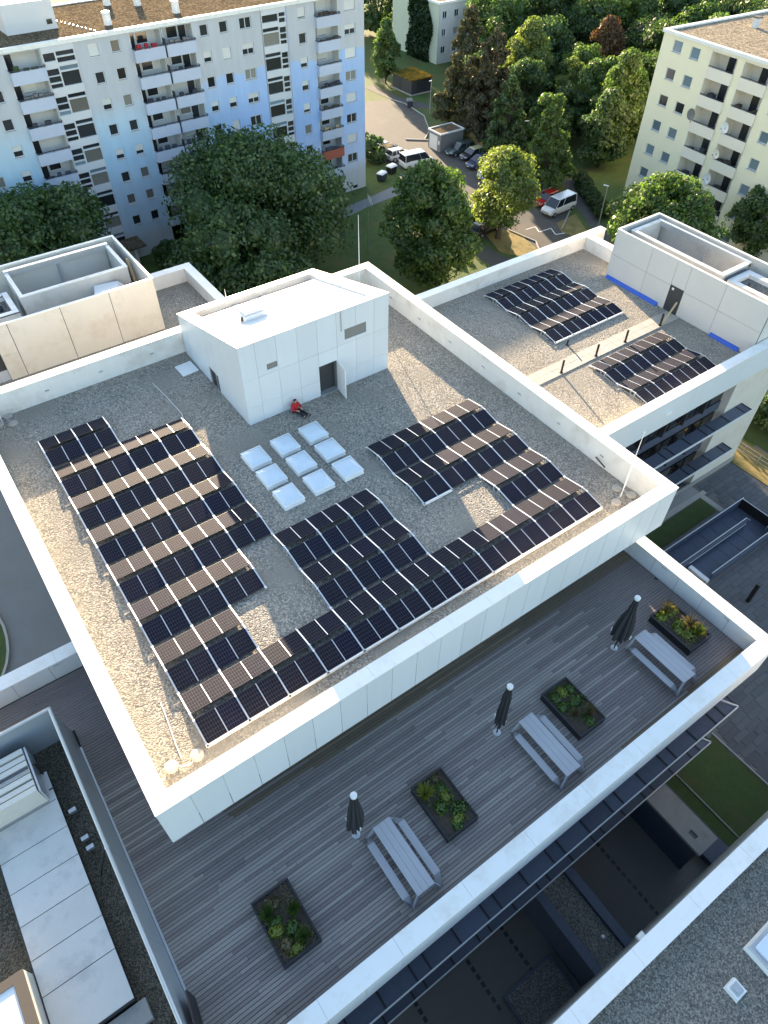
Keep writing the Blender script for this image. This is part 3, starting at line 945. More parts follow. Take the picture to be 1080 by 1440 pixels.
rows_main = [(list(range(12)), list(range(12))), ([0, 1, 4, 5, 6, 10, 11],) * 2, ([0, 1, 2, 4, 5, 6, 8, 9, 10, 11],) * 2, ([0, 1, 2, 3, 8, 9, 10, 11],) * 2,
             ([0, 1, 2, 3],) * 2, ([0, 1, 2, 3],) * 2, ([0, 1, 2, 3],) * 2, ([0, 1],) * 2]
solar_array(0, 0, 0, rows_main, 'main roof', GA)
GB = 'solar panels on the lower right roof'
solar_array(32.98, 14.4, W, [(range(4), range(4))] * 3, 'right wing rear group', GB)
solar_array(32.98, 6.12, W, [(range(4), range(4))] * 2, 'right wing front group', GB)
# rails under the module joints, one per joint line, following the tents
def rail(x, zb, yr, ks, label, group):
    t = thing('mounting_rail', label, 'mounting rail', (x, yr, zb), 0, group)
    rm = MB()
    cm = MB()
    for k in ks:
        o = k * PV
        for a, b in (((0, o - RUN - .03, DZ0 - .012), (0, o + .02, RZ - .010)), ((0, o + .02, RZ - .010), (0, o + .25, RZ - .010)), ((0, o + .25, RZ - .010), (0, o + .27 + RUN + .03, DZ0 - .012))):
            rm.bar(a, b, .062, .04)
        rm.box(-.05, .05, o - .06, o - .0, .0, RZ - .03)
        rm.box(-.05, .05, o + .27, o + .33, .0, RZ - .03)
        cm.box(-.045, .045, o - .06, o - .0, RZ - .01, RZ + .018)
        cm.box(-.045, .045, o + .27, o + .33, RZ - .01, RZ + .018)
        cm.box(-.05, .05, o - RUN - .10, o - RUN + .03, DZ0 - .03, DZ0 + .012)
    obj('rail', rm, 'alu', t)
    obj('clamp', cm, 'whitelac', t, kind='stuff')
    obj('base_rail', MB().box(-.02, .02, ks[0] * PV - RUN - .1, ks[-1] * PV + RUN + .4, 0, .04), 'alu', t)
for c in range(13):
    ks = [k for k, (f, b) in enumerate(rows_main) if c in f or (c - 1) in f]
    runs = []
    for k in ks:
        if runs and runs[-1][-1] == k - 1:
            runs[-1].append(k)
        else:
            runs.append([k])
    for rr in runs:
        rail(c * PU, 0, 0, rr, f"{'front' if rr[0] == 0 else 'rear'} white clamped mounting rail, {ORD[c]} joint line from left, main roof", 'mounting rails on the main roof')
for y0, n, nm in ((14.4, 3, 'rear'), (6.12, 2, 'front')):
    for c in range(5):
        rail(32.98 + c * PU, W, y0, list(range(n)), f"mounting rail, {ORD[c]} joint line from the left, {nm} group on right wing", 'mounting rails on the right wing')
def edge_profile(x0, x1, y, zb, label):
    tag(obj('end_profile', MB().box(x0, x1, y - .05, y + .03, zb + .02, zb + DZ0 + .012), 'whitelac'), label, 'end profile', 'white end profiles')
edge_profile(-.02, 12 * PU + .04, -RUN - .05, 0, 'long white end profile along the front row of panels on the main roof')
edge_profile(8 * PU - .02, 9 * PU + .03, 2 * PV - RUN - .05, 0, 'short white end profile under one panel of the right block')
edge_profile(32.95, 40.05, 14.4 - RUN - .05, W, 'white end profile in front of the rear panel group on right wing')

# ---------------------------------------------------------------- skylights
def skylight(loc, label, sx=1.16, sy=1.32):
    t = thing('skylight', label, 'skylight', loc, 0, 'opal roof skylights')
    a, b = sx / 2, sy / 2
    k = MB().hexa([(-a, -b, 0), (a, -b, 0), (a, b, 0), (-a, b, 0), (-a * .93, -b * .93, .2), (a * .93, -b * .93, .2), (a * .93, b * .93, .2), (-a * .93, b * .93, .2)])
    obj('kerb', k, 'domeframe', t)
    obj('frame', bevel(MB().box(-a, a, -b, b, .2, .27).mesh('frame', 'domeframe'), .02), None, t)
    n = 8
    d = MB()
    for i in range(n + 1):
        for j in range(n + 1):
            u, v = i / n * 2 - 1, j / n * 2 - 1
            h = (1 - abs(u) ** 3.2) * (1 - abs(v) ** 3.2)
            d.v.append((u * a * .88, v * b * .88, .272 + .17 * h ** .55))
    for i in range(n):
        for j in range(n):
            p = i * (n + 1) + j
            d.f.append((p, p + n + 1, p + n + 2, p + 1))
    obj('dome', d, 'dome', t, smooth=True)
    return t
sk0 = None
for r, yy in enumerate((8.24, 9.94, 11.6)):
    for c, xx in enumerate((8.88, 10.62, 12.36)):
        lab = f"opal dome skylight, {('left','middle','right')[c]} one in the {('front','middle','back')[r]} row of the nine"
        if sk0 is None:
            sk0 = skylight((xx, yy, 0), lab)
        else:
            dup(sk0, (xx, yy, 0), 0, lab)

# ---------------------------------------------------------------- lightning protection, mat, cables
def rod(loc, h, feet, label, lean=(0, 0)):
    t = thing('lightning_rod', label, 'lightning rod', loc, 0, 'lightning rods')
    obj('pole', MB().tube([(0, 0, 0), (lean[0] * .5, lean[1] * .5, h * .5), (lean[0], lean[1], h)], [.034, .026, .012], 8), 'whitelac', t)
    for x, y in feet:
        obj('concrete_foot', MB().lathe([(0, .24), (.07, .25), (.11, .2), (.115, .06)], x, y, 18), 'slab', t)
        if abs(x) + abs(y) > .05:
            obj('strut', MB().bar((x, y, .1), (0, 0, .55), .02), 'galv', t)
    return t
rod((22.5, -1.1, 0), 4.3, [(.25, .5), (.5, -.25), (-.5, -.15), (.05, -.75)], 'tall white lightning rod on four round feet in the front right corner')
rod((22.5, 22.2, 0), 5.4, [(.25, .2), (-.25, -.2)], 'tall white lightning rod in the back right corner beyond the stair house')
rod((13.2, 22.85, 1.43), 1.6, [], 'short white lightning rod standing behind the stair house')
rod((-1.1, 22.2, 0), 1.4, [(.45, -.5), (-.2, -.2), (.4, .3)], 'lightning rod with round feet in the back left corner')
def cable(name, pts, r, label):
    tag(obj(name, MB().tube(pts, r, 6), 'whitelac'), label, 'cable')
cable('earth_cable', [(-.72, 1.55, .03), (-.8, .7, .04), (-.93, -.3, .03), (-.98, -.95, .05)], .022, 'white earthing cable across the gravel in the front left corner')
cable('earth_cable', [(-1.3, -1.1, .08), (-1.05, -1.3, .06), (-.75, -1.35, .05), (-.5, -1.22, .08)], .022, 'curved white cable linking the two round concrete feet')
cable('earth_cable', [(7.0, 20.8, .03), (7.15, 19.2, .03), (7.25, 17.3, .03), (7.1, 16.6, .03)], .016, 'thin earthing cable on shaded gravel behind the left panels')
for (x, y), l in (((-1.42, -1.07), 'left round concrete foot in the front left corner'), ((-.46, -1.2), 'right round concrete foot in the front left corner')):
    tag(obj('concrete_foot', MB().lathe([(0, .25), (.07, .26), (.11, .2), (.115, .05)], x, y, 18), 'slab'), l, 'concrete foot', 'round concrete feet')
tag(obj('walk_mat', MB().poly([(8.7, 21.5), (9.72, 21.55), (9.76, 20.42), (8.74, 20.36)], 0, .05), 'whitelac'), 'pale rectangular slab on the gravel left of the stair house', 'slab')
tag(obj('wall_bracket', MB().bar((23.2, 1.35, .45), (23.0, .55, .45), .06), 'brownframe'), 'small dark bracket on the right parapet above the front corner', 'bracket')

# ---------------------------------------------------------------- person sitting against the stair house
def skin_mesh(name, verts, edges, radii, mat, root=0, sub=2):
    me = bpy.data.meshes.new(name)
    me.from_pydata(verts, edges, [])
    o = bpy.data.objects.new(name, me)
    C.objects.link(o)
    md = o.modifiers.new('skin', 'SKIN')
    md.use_smooth_shade = True
    for i, r in enumerate(radii):
        me.skin_vertices[0].data[i].radius = (r, r) if not hasattr(r, '__len__') else r
    me.skin_vertices[0].data[root].use_root = True
    sb = o.modifiers.new('sub', 'SUBSURF')
    sb.levels = sb.render_levels = sub
    me.materials.append(M[mat])
    return o
pr_ = thing('person', 'person in red hooded jacket sitting against the white wall with dark legs stretched out', 'person', (12.55, 13.86, 0), R(-162))
def pchild(o, par=pr_):
    o.parent = par
    return o
# local frame: +y is where the legs point, z up
body = pchild(skin_mesh('body', [(0, 0, .12), (0, -.02, .32), (0, -.03, .50), (0, .0, .60), (0, .04, .68), (0, .08, .78), (0, .10, .86),
    (.11, .03, .11), (.15, .42, .20), (.13, .82, .09), (.13, .90, .16), (-.11, .03, .11), (-.14, .46, .13), (-.15, .88, .08), (-.16, .96, .15),
    (.19, 0, .53), (.27, .12, .30), (.14, .34, .30), (-.19, 0, .53), (-.29, .10, .28), (-.16, .33, .27)],
    [(0, 1), (1, 2), (2, 3), (3, 4), (4, 5), (5, 6), (0, 7), (7, 8), (8, 9), (9, 10), (0, 11), (11, 12), (12, 13), (13, 14), (2, 15), (15, 16), (16, 17), (2, 18), (18, 19), (19, 20)],
    [.12, .125, .13, .055, .06, .10, .07, .085, .07, .05, .045, .085, .07, .05, .045, .07, .048, .036, .07, .048, .036], 'skin'))
jk = pchild(skin_mesh('jacket', [(0, .0, .10), (0, -.02, .30), (0, -.03, .50), (0, .0, .60), (.19, 0, .53), (.28, .12, .31), (.17, .29, .305), (-.19, 0, .53), (-.30, .10, .29), (-.19, .27, .28), (0, -.07, .60)],
    [(0, 1), (1, 2), (2, 3), (2, 4), (4, 5), (5, 6), (2, 7), (7, 8), (8, 9), (2, 10)], [.165, .175, .17, .085, .10, .075, .062, .10, .075, .062, .10], 'redcloth', 1))
tr = pchild(skin_mesh('trousers', [(0, 0, .10), (.11, .03, .11), (.15, .42, .20), (.13, .80, .095), (-.11, .03, .11), (-.14, .46, .13), (-.15, .86, .085)],
    [(0, 1), (1, 2), (2, 3), (0, 4), (4, 5), (5, 6)], [.13, .115, .088, .066, .115, .088, .066], 'darkcloth'))
for x, y in ((.13, .86), (-.15, .92)):
    pchild(skin_mesh('shoe', [(x, y, .05), (x, y + .03, .13), (x, y + .05, .21)], [(0, 1), (1, 2)], [.05, .05, .042], 'black'))
hr = pchild(skin_mesh('hair', [(0, .03, .72), (0, .04, .80), (0, .085, .885)], [(0, 1), (1, 2)], [.085, .112, .085], 'hair'))
fc = MB()
for sx in (-.035, .035):
    fc.tube([(sx, .175, .80), (sx, .187, .80)], [.013, .010], 8)
obj('eyes', fc, 'hair', pr_)
obj('nose', MB().tube([(0, .175, .80), (0, .20, .765), (0, .18, .755)], [.008, .018, .012], 8), 'skin', pr_, smooth=True)
obj('mouth', MB().bar((-.025, .178, .73), (.025, .178, .73), .012), 'redcloth', pr_)
for s in (-1, 1):
    obj('ear', MB().tube([(s * .1, .07, .76), (s * .112, .065, .785), (s * .1, .07, .81)], [.012, .022, .012], 8), 'skin', pr_, smooth=True)
    hx, hy, hzv = (.14, .34, .30) if s > 0 else (-.16, .33, .27)
    hd = MB()
    for f in range(4):
        fx = hx - s * .03 + s * .02 * f
        hd.tube([(fx, hy + .03, hzv), (fx, hy + .085 + .008 * (f in (1, 2)), hzv - .01), (fx, hy + .11 + .012 * (f in (1, 2)), hzv - .035)], [.012, .010, .008], 6)
    hd.tube([(hx - s * .04, hy, hzv), (hx - s * .07, hy + .035, hzv - .005), (hx - s * .065, hy + .065, hzv - .02)], [.014, .011, .009], 6)
    hd.box(hx - .042, hx + .042, hy - .03, hy + .045, hzv - .014, hzv + .014)
    obj('hand', hd, 'skin', pr_, smooth=True)

# ---------------------------------------------------------------- terrace furniture
def picnic_table(loc, label):
    t = thing('picnic_table', label, 'picnic table', loc, 0, 'folded timber tables with benches')
    th = .05
    for i in range(3):
        x0 = -.39 + i * .26
        obj('table_board', MB().box(x0, x0 + .252, -1.42, 1.46, .72, .76), 'tablewood', t)
    for s in (-1, 1):
        x0, x1 = sorted((s * .57, s * .87))
        obj('bench_seat', MB().box(x0, x1, -1.15, 1.12, .41, .46), 'tablewood', t)
        for e in (-1, 1):
            ya, yb = (1.12, 1.50) if e > 0 else (-1.15, -1.53)
            # the seat folds down to a foot, and the foot folds up to the table end
            a = MB().hexa([(x0, ya, .41), (x1, ya, .41), (s * .66, yb, 0), (s * .50, yb, 0), (x0, ya, .46), (x1, ya, .46), (s * .68, yb + e * .03, .05), (s * .48, yb + e * .03, .05)])
            obj('end_leg', a, 'tablewood', t)
            yt = 1.46 if e > 0 else -1.42
            b = MB().hexa([(s * .50, yb - e * .09, 0), (s * .66, yb - e * .09, 0), (s * .66, yb + e * .03, 0), (s * .50, yb + e * .03, 0), (s * .22, yt - e * .07, .72), (s * .385, yt - e * .07, .72), (s * .385, yt, .72), (s * .22, yt, .72)])
            obj('end_leg', b, 'tablewood', t)
    return t
TB = [(4.27, 'silvery picnic table with two benches nearest the left planter'), (11.84, 'silvery picnic table with two benches in the middle of the terrace'), (19.14, 'silvery picnic table with two benches beside the sunlit planter')]
for x, l in TB:
    picnic_table((x, -7.72, D), l)
def parasol(loc, label, seed, bulge=1.0, hh=4.15):
    t = thing('parasol', label, 'parasol', loc, 0, 'closed dark parasols')
    obj('base_plate', MB().lathe([(0, .17), (.03, .17), (.05, .1), (.06, .05)], 0, 0, 18), 'galv', t)
    obj('pole', MB().tube([(0, 0, .03), (0, 0, hh - .1)], .035, 10), 'black', t)
    r_ = random.Random(seed)
    n = 8
    seg = n * 6
    d = MB()
    zz_ = [hh - .15, hh - .5, hh - 1.1, hh - 1.8, hh - 2.5, hh - 2.95]
    rb = [.10, .15, .22, .30 * bulge, .36 * bulge, .34 * bulge]
    sk = r_.uniform(0, 6)
    for q, z in enumerate(zz_):
        for k in range(seg):
            a = 2 * PI * k / seg
            ph = (k % 6) / 6
            fold = .62 + .38 * abs(math.cos(PI * ph)) ** 1.4
            wob = 1 + .22 * math.sin(a * 2 + sk) * q / 5
            rr = rb[q] * fold * wob
            dz = -.28 * abs(math.cos(PI * ph)) * (q == 5) * (1 + .9 * math.sin(a + sk))
            d.v.append((rr * math.cos(a), rr * math.sin(a), z + dz))
    for q in range(5):
        for k in range(seg):
            j = (k + 1) % seg
            d.f.append((q * seg + k, (q + 1) * seg + k, (q + 1) * seg + j, q * seg + j))
    obj('canopy', d, 'cloth', t)
    for k in range(n):
        a = 2 * PI * k / n
        if k % 3 == 0:
            obj('rib_tip', MB().tube([(.35 * bulge * math.cos(a), .35 * bulge * math.sin(a), hh - 2.75), (.36 * bulge * math.cos(a), .36 * bulge * math.sin(a), hh - 2.5)], .028, 6), 'whitelac', t)
    obj('top_cap', MB().lathe([(hh - .2, .08), (hh - .16, .125), (hh - .04, .13), (hh, .10), (hh + .015, .03)], 0, 0, 18), 'edge', t, smooth=False)
parasol((3.36, -5.87, D), 'closed dark grey parasol with white cap beside the left table', 1)
parasol((10.68, -5.88, D), 'closed slim dark parasol with white cap beside the middle table', 2, .75)
parasol((18.05, -5.9, D), 'closed bulky black parasol with white cap beside the right table', 3, 1.35)
def shrub(loc, rad, mat, label, seed, kind=0):
    """small plant of leaf faces round short stems"""
    r_ = np.random.default_rng(seed)
    t = thing('shrub', label, 'plant', loc, 0, 'plants in the terrace planters')
    n = 260 if kind == 0 else 110
    d = MB()
    for i in range(n):
        v = r_.normal(size=3)
        v /= np.linalg.norm(v)
        v[2] = abs(v[2])
        p = v * rad * (.35 + .75 * r_.random()) * np.array([1 + .25 * math.sin(seed), 1 - .25 * math.sin(seed), .8]) + np.array([.35 * rad * math.sin(3 * i), .35 * rad * math.cos(5 * i), 0]) * (i % 3 == 0)
        if kind == 1:
            a = r_.random() * 2 * PI
            tip = np.array([math.cos(a), math.sin(a), .7 + r_.random()]) * rad * (.6 + .6 * r_.random())
            sdv = np.array([-math.sin(a), math.cos(a), 0]) * .012
            d.quad(-sdv, sdv, tip * .6 + sdv + [0, 0, .03], tip, tip * .6 - sdv + [0, 0, .03])
        else:
            u = r_.normal(size=3)
            u -= u.dot(v) * v
            u /= np.linalg.norm(u)
            w_ = np.cross(v, u)
            s_ = .032 + .05 * r_.random()
            d.quad(p - u * s_, p - w_ * s_ * .6, p + u * s_, p + w_ * s_ * .6)
    obj('foliage', d, mat, t)
    obj('stem', MB().tube([(0, 0, -.06), (0, 0, rad * .6)], [.02, .008], 5), 'bark', t)
def planter(x, n, label):
    t = thing('planter', label, 'planter', (x, -7.0, D), 0, 'dark steel planters')
    a, b, h = .76, 1.2, .42
    for q in ((-a, a, -b, -b + .04), (-a, a, b - .04, b), (-a, -a + .04, -b + .04, b - .04), (a - .04, a, -b + .04, b - .04)):
        obj('side_panel', MB().box(*q, 0, h), 'planter', t)
    for q in ((-a - .01, a + .01, -b - .01, -b + .06), (-a - .01, a + .01, b - .06, b + .01), (-a - .01, -a + .06, -b + .06, b - .06), (a - .06, a + .01, -b + .06, b - .06)):
        obj('rim', MB().box(*q, h, h + .025), 'planter', t)
    sm = MB()
    nx, ny = 10, 16
    for i in range(nx + 1):
        for j in range(ny + 1):
            sm.v.append((-a + .04 + (2 * a - .08) * i / nx, -b + .04 + (2 * b - .08) * j / ny, h - .08 + .05 * rng.random()))
    for i in range(nx):
        for j in range(ny):
            p = i * (ny + 1) + j
            sm.f.append((p, p + ny + 1, p + ny + 2, p + 1))
    obj('soil', sm, 'soil', t, smooth=True)
    gc = MB()
    for i in range(420):
        px, py = (rng.random() - .5) * (2 * a - .2), (rng.random() - .5) * (2 * b - .2)
        if math.sin(px * 5 + x) + math.sin(py * 4 + 2 * x) < -.2 + .8 * rng.random():
            continue
        an, hh_, ll = rng.random() * 6.28, .02 + .1 * rng.random(), .05 + .12 * rng.random()
        u = Vector((math.cos(an), math.sin(an), .3)) * ll
        v_ = Vector((-math.sin(an), math.cos(an), 0)) * .014
        p = Vector((px, py, h - .05 + hh_ * .5))
        gc.quad(p - v_, p + v_, p + u + v_ * .5, p + u - v_ * .5)
    obj('ground_cover', gc, 'plantdry' if x > 20 or x < 0 else 'plantgreen', t, kind='stuff')
    return h
PLN = [(-.41, 'low dark steel planter at the left end of the terrace'), (6.84, 'dark steel planter right of the left picnic table'), (14.07, 'dark steel planter right of the middle picnic table'), (21.34, 'dark steel planter with sunlit plants beside the right parapet')]
PNM = ['far left', 'second', 'third', 'sunlit right']
pl_spots = [[(-.1, .75, .30, 'plantdry', 0), (-.3, .2, .22, 'plantgreen', 0), (-.42, -.1, .25, 'plantlime', 0), (.1, -.35, .34, 'plantgreen', 0), (.42, .15, .30, 'plantgreen', 1), (-.35, -.65, .26, 'plantdry', 0), (.3, -.8, .30, 'plantgreen', 1), (-.1, -.95, .24, 'plantlime', 0), (-.45, .55, .3, 'plantgreen', 1)],
            [(-.45, .7, .42, 'plantlime', 1), (.25, .55, .26, 'plantgreen', 0), (.2, .2, .28, 'plantlime', 0), (-.2, -.05, .32, 'plantgreen', 0), (.35, -.5, .34, 'plantgreen', 0), (.05, -.8, .28, 'plantlime', 0), (-.1, -1.0, .2, 'plantgreen', 0), (.3, .95, .2, 'plantdry', 0)],
            [(-.4, .7, .28, 'plantgreen', 0), (.1, .75, .24, 'plantlime', 0), (-.35, .2, .26, 'plantgreen', 0), (.3, .1, .34, 'plantgreen', 0), (-.25, -.3, .24, 'plantdry', 1), (.35, -.6, .32, 'plantdry', 1), (.1, -.9, .26, 'plantgreen', 0), (.5, .7, .22, 'plantgreen', 0)],
            [(-.35, .85, .30, 'plantlime', 0), (.1, .95, .42, 'plantdry', 1), (.3, .75, .3, 'plantlime', 0), (.05, .1, .28, 'plantlime', 0), (-.3, -.1, .26, 'plantlime', 0), (.35, -.25, .4, 'plantdry', 1), (-.1, -.55, .36, 'plantlime', 0), (.3, -.75, .36, 'plantlime', 1), (.55, -.5, .26, 'plantlime', 0)]]
seed = 100
for i, (x, l) in enumerate(PLN):
    h = planter(x, 4, l)
    for j, (px, py, r_, mt, kd) in enumerate(pl_spots[i]):
        seed += 1
        adj = {'plantdry': 'dry', 'plantlime': 'lime green', 'plantgreen': 'green'}[mt]
        shrub((x + px, -7.0 + py, D + h - .05), r_, mt, f"{adj} {'spiky' if kd else 'rounded'} plant, {ORD[j]} from the back in the {PNM[i]} planter", seed, kd)

# ---------------------------------------------------------------- right wing
rw = thing('school_wing', 'lower right wing with gravel roof, white parapet and two steel galleries', 'building', (35, 12, G))
def rp(name, mb, mat, **k):
    return obj(name, mb, mat, rw, world=True, **k)
WY0, WY1, WX0, WX1, WT = 3.75, 22.55, 23.95, 47.2, -2.0
rp('roof_gravel', MB().box(WX0, WX1 - .4, WY0 + .4, WY1 - .4, W - .3, W), 'gravel')
for a, b in pieces(WX0, WX1, 3.03):
    rp('coping', MB().box(a + .004, b - .004, WY0, WY0 + .68, WT - .05, WT), 'white')
    rp('coping', MB().box(a + .004, b - .004, WY1 - .68, WY1, WT - .05, WT), 'white')
for a, b in pieces(17.8, WY1 - .68, 2.3):
    rp('coping', MB().box(44.75, 45.5, a + .004, b - .004, WT - .05, WT), 'white')
rp('parapet_wall', MB().box(WX0, WX1 - .05, WY1 - .64, WY1 - .05, -5, WT - .052), 'parapet')
rp('parapet_wall', MB().box(WX0, WX1 - .05, WY0 + .05, WY0 + .64, -4.0, WT - .052), 'parapet')
rp('parapet_wall', MB().box(44.79, 45.45, 17.75, WY1 - .64, -5, WT - .052), 'parapet')
for a, b in pieces(WX0, WX1, 6.1):
    rp('cladding_panel', MB().box(a + .003, b - .003, WY0 + .01, WY0 + .045, -4.2, WT - .053), 'panel')
rp('wall', MB().box(41.6, WX1 - .1, WY0 + .15, WY1 - .2, G, W - .31), 'cream')
rp('wall', MB().box(WX0, 41.59, WY0 + .9, WY1 - .2, G, W - .31), 'dark_joint')
rp('wall_base', MB().box(38.4, WX1 - .05, WY0 + .08, WY0 + .2, G, G + .55), 'concrete')
for lv, (z0, z1) in enumerate(((-6.95, -4.2), (-10.8, -7.2), (G + .2, -11.1))):
    for a, b in pieces(24.2, 41.55, 1.45):
        rp('window_pane', MB().box(a + .05, b - .05, WY0 + .72, WY0 + .78, z0, z1), 'glass')
        rp('window_post', MB().box(a - .05, a + .05, WY0 + .68, WY0 + .80, z0, z1), 'black')
    rp('window_pane_band', MB().box(24.2, 41.55, WY0 + .66, WY0 + .71, z0, z0 + .75), 'navy')
    # folded sun blinds hanging in front of the glass
    for x in np.arange(26.2, 41, 2.15):
        rp('folded_blind', MB().bar((x, WY0 + .55, z0 + .8), (x + .25, WY0 + .6, z1 - .3), .22, .14), 'cloth')
rp('soffit', MB().box(WX0, 41.6, WY0 + .05, WY0 + .9, -4.3, -4.2), 'greyclad2')
gallery(rw, 24, 43.6, 2.95, 3.85, -7.0, 1.75, False)
gallery(rw, 24, 43.6, 2.95, 3.85, -10.85, 1.75, False)
rp('plinth_step', MB().box(28, 41.8, 3.05, WY0 + .65, G, G + .12), 'concrete')
rp('outlet', MB().box(33.2, 33.8, WY0 - .08, WY0 + .01, -3.2, -3.0), 'whitelac')
# plant enclosure on the right wing
pe = thing('plant_enclosure', 'pale grey walled roof enclosure with a dark door on the right wing', 'roof enclosure', (45, 11, W))
def ep(name, mb, mat, **k):
    return obj(name, mb, mat, pe, world=True, **k)
EX0, EX1, EY0, EY1, EZ = 42.95, 47.7, 4.5, 17.75, .8
dr = (10.85, 12.02)
ys = [EY1, 14.3, 12.02, 10.85, 7.95, EY0]
for a, b in zip(ys[1:], ys):
    z0 = W + 2.0 if (a, b) == dr else W
    ep('wall_panel', MB().box(EX0, EX0 + .12, a + .012, b - .012, z0 + .012, EZ - 2.0), 'greyclad') if z0 == W else None
    ep('wall_panel', MB().box(EX0, EX0 + .12, a + .012, b - .012, max(z0, EZ - 1.98), EZ - .05), 'greyclad')
ep('wall_backing', MB().box(EX0 + .02, EX0 + .1, EY0, dr[0], W, EZ - .06).box(EX0 + .02, EX0 + .1, dr[1], EY1, W, EZ - .06), 'dark_joint')
ep('door', MB().box(EX0 + .03, EX0 + .09, dr[0] + .03, dr[1] - .03, W, W + 1.98), 'door')
ep('door_sign', MB().box(EX0 + .02, EX0 + .03, dr[1] - .35, dr[1] - .18, W + 1.65, W + 1.82), 'whitelac')
ep('wall', MB().box(EX0 + .12, EX1, EY1 - .12, EY1, W, EZ - .05), 'greyclad')
ep('wall', MB().box(EX1 - .12, EX1, EY0, EY1 - .12, W, EZ - .05), 'greyclad2')
ep('wall', MB().box(EX0 + .12, EX1, EY0, EY0 + .12, W, EZ - .05), 'greyclad')
for q in ((EX0 - .02, EX0 + .14, EY0, EY1), (EX0 + .14, EX1, EY1 - .14, EY1 + .02), (EX1 - .14, EX1 + .02, EY0, EY1 - .14), (EX0 + .14, EX1 - .14, EY0 - .02, EY0 + .14)):
    ep('wall_coping', MB().box(*q, EZ - .05, EZ), 'white')
# inner pit with its own rim, and the lower gravel tray beside it
ep('inner_floor', MB().box(EX0 + .12, EX1 - .12, EY0 + .12, EY1 - .12, W, W + .8), 'membrane')
for q in ((EX0 + 1.0, EX0 + 1.25, 9.0, 17.2), (EX0 + 1.25, EX1 - .5, 9.0, 9.3), (EX0 + 1.25, EX1 - .5, 16.95, 17.2)):
    ep('inner_wall', MB().box(*q, W + .8, EZ - .22), 'greyclad2')
    ep('inner_rim', MB().box(q[0] - .02, q[1] + .02, q[2] - .02, q[3] + .02, EZ - .22, EZ - .15), 'parapet')
ep('steel_beam', MB().box(EX1 - .75, EX1 - .5, 9.0, 17.2, EZ - .5, EZ - .12), 'galv')
ep('steel_post', MB().box(EX1 - .7, EX1 - .55, 12.6, 12.8, W + .8, EZ - .5), 'galv')
for y in (7.2, 5.6):
    ep('steel_post', MB().box(EX1 - .35, EX1 - .13, y, y + .2, W + .8, EZ - .1), 'galv')
for q in ((EX0 + 1.3, EX1 - 1.0, 8.3, 8.75), (EX1 - 1.5, EX1 - 1.0, EY0 + .2, 8.3), (EX0 + 1.3, EX0 + 1.7, EY0 + .2, 8.3)):
    ep('tray_wall', MB().box(*q, W + .8, EZ - .45), 'parapet')
ep('tray_edge', MB().box(EX0 + 1.28, EX1 - .98, 8.75, 8.8, W + .8, EZ - .35), 'darkrail')
ep('tray_gravel', MB().box(EX0 + 1.7, EX1 - 1.5, EY0 + .2, 8.3, W + .8, EZ - .75), 'gravel_grey')
ep('tray_vent', MB().tube([(EX0 + 2.2, 7.6, EZ - .75), (EX0 + 2.2, 7.6, EZ - .4)], .07), 'darkrail')
for a, b, l in ((12.55, 17.6, 'long blue foil strip at the foot of the grey enclosure wall left of the door'), (5.4, 7.8, 'short blue foil strip at the foot of the grey wall near the front parapet')):
    tag(obj('blue_strip', MB().hexa([(42.72, a, W), (42.94, a, W), (42.94, b, W), (42.78, b, W), (42.86, a, W + .22), (42.945, a, W + .25), (42.945, b, W + .24), (42.87, b, W + .2)]), 'bluefoil'), l, 'foil strip', 'blue foil strips')
wk = structure('roof_walkway', MB().box(28.7, 42.9, 10.45, 11.62, W, W + .015), 'slab')
for a, b in pieces(28.7, 42.85, .59):
    for c, d_ in ((10.46, 11.04), (11.05, 11.62)):
        obj('walkway_slab', MB().box(a + .005, b - .005, c, d_ - .005, W + .015, W + .05 + rng.random() * .006), 'slab', wk)
def bollard(loc, h, label, group, r=.075):
    t = thing('bollard', label, 'bollard', loc, 0, group)
    obj('post', MB().tube([(0, 0, 0), (0, 0, h - .12)], r, 12), 'black', t)
    obj('foot', MB().lathe([(0, r * 1.6), (.03, r * 1.6), (.035, r)], 0, 0, 12), 'black', t)
    obj('head', MB().lathe([(h - .12, r * .8), (h - .1, r * 1.05), (h - .01, r * 1.05), (h, r * .5)], 0, 0, 12), 'black', t)
for (x, h), l in zip(((30.9, 1.0), (34.23, .95), (37.55, .95), (40.9, .95)), ('first black bollard along the walkway, nearest the main roof', 'second black bollard along the walkway from the main roof', 'third black bollard along the walkway, before the enclosure door', 'last black bollard along the walkway, under the leaning timber')):
    if x != 37.55:
        bollard((x, 10.6, W + .04), h, l, 'black bollards along the roof walkway')
bollard((37.2, 10.62, W + .04), .95, 'third black bollard along the walkway, before the enclosure door', 'black bollards along the roof walkway')
bollard((33.6, 12.72, W), .45, 'short black stub in front of the rear panel group on right wing', 'black bollards along the roof walkway', .06)
tag(obj('timber_batten', MB().bar((41.0, 10.55, W + .06), (42.9, 11.05, W + 1.0), .12, .09), 'timber'), 'pale timber batten leaning against the dark enclosure door', 'batten')
tag(obj('cable_line', MB().tube([(33.6, 12.6, W + .02), (33.3, 11.6, W + .065), (32.95, 10.7, W + .065)], .015, 5), 'black'), 'thin dark cable crossing the roof walkway', 'cable')

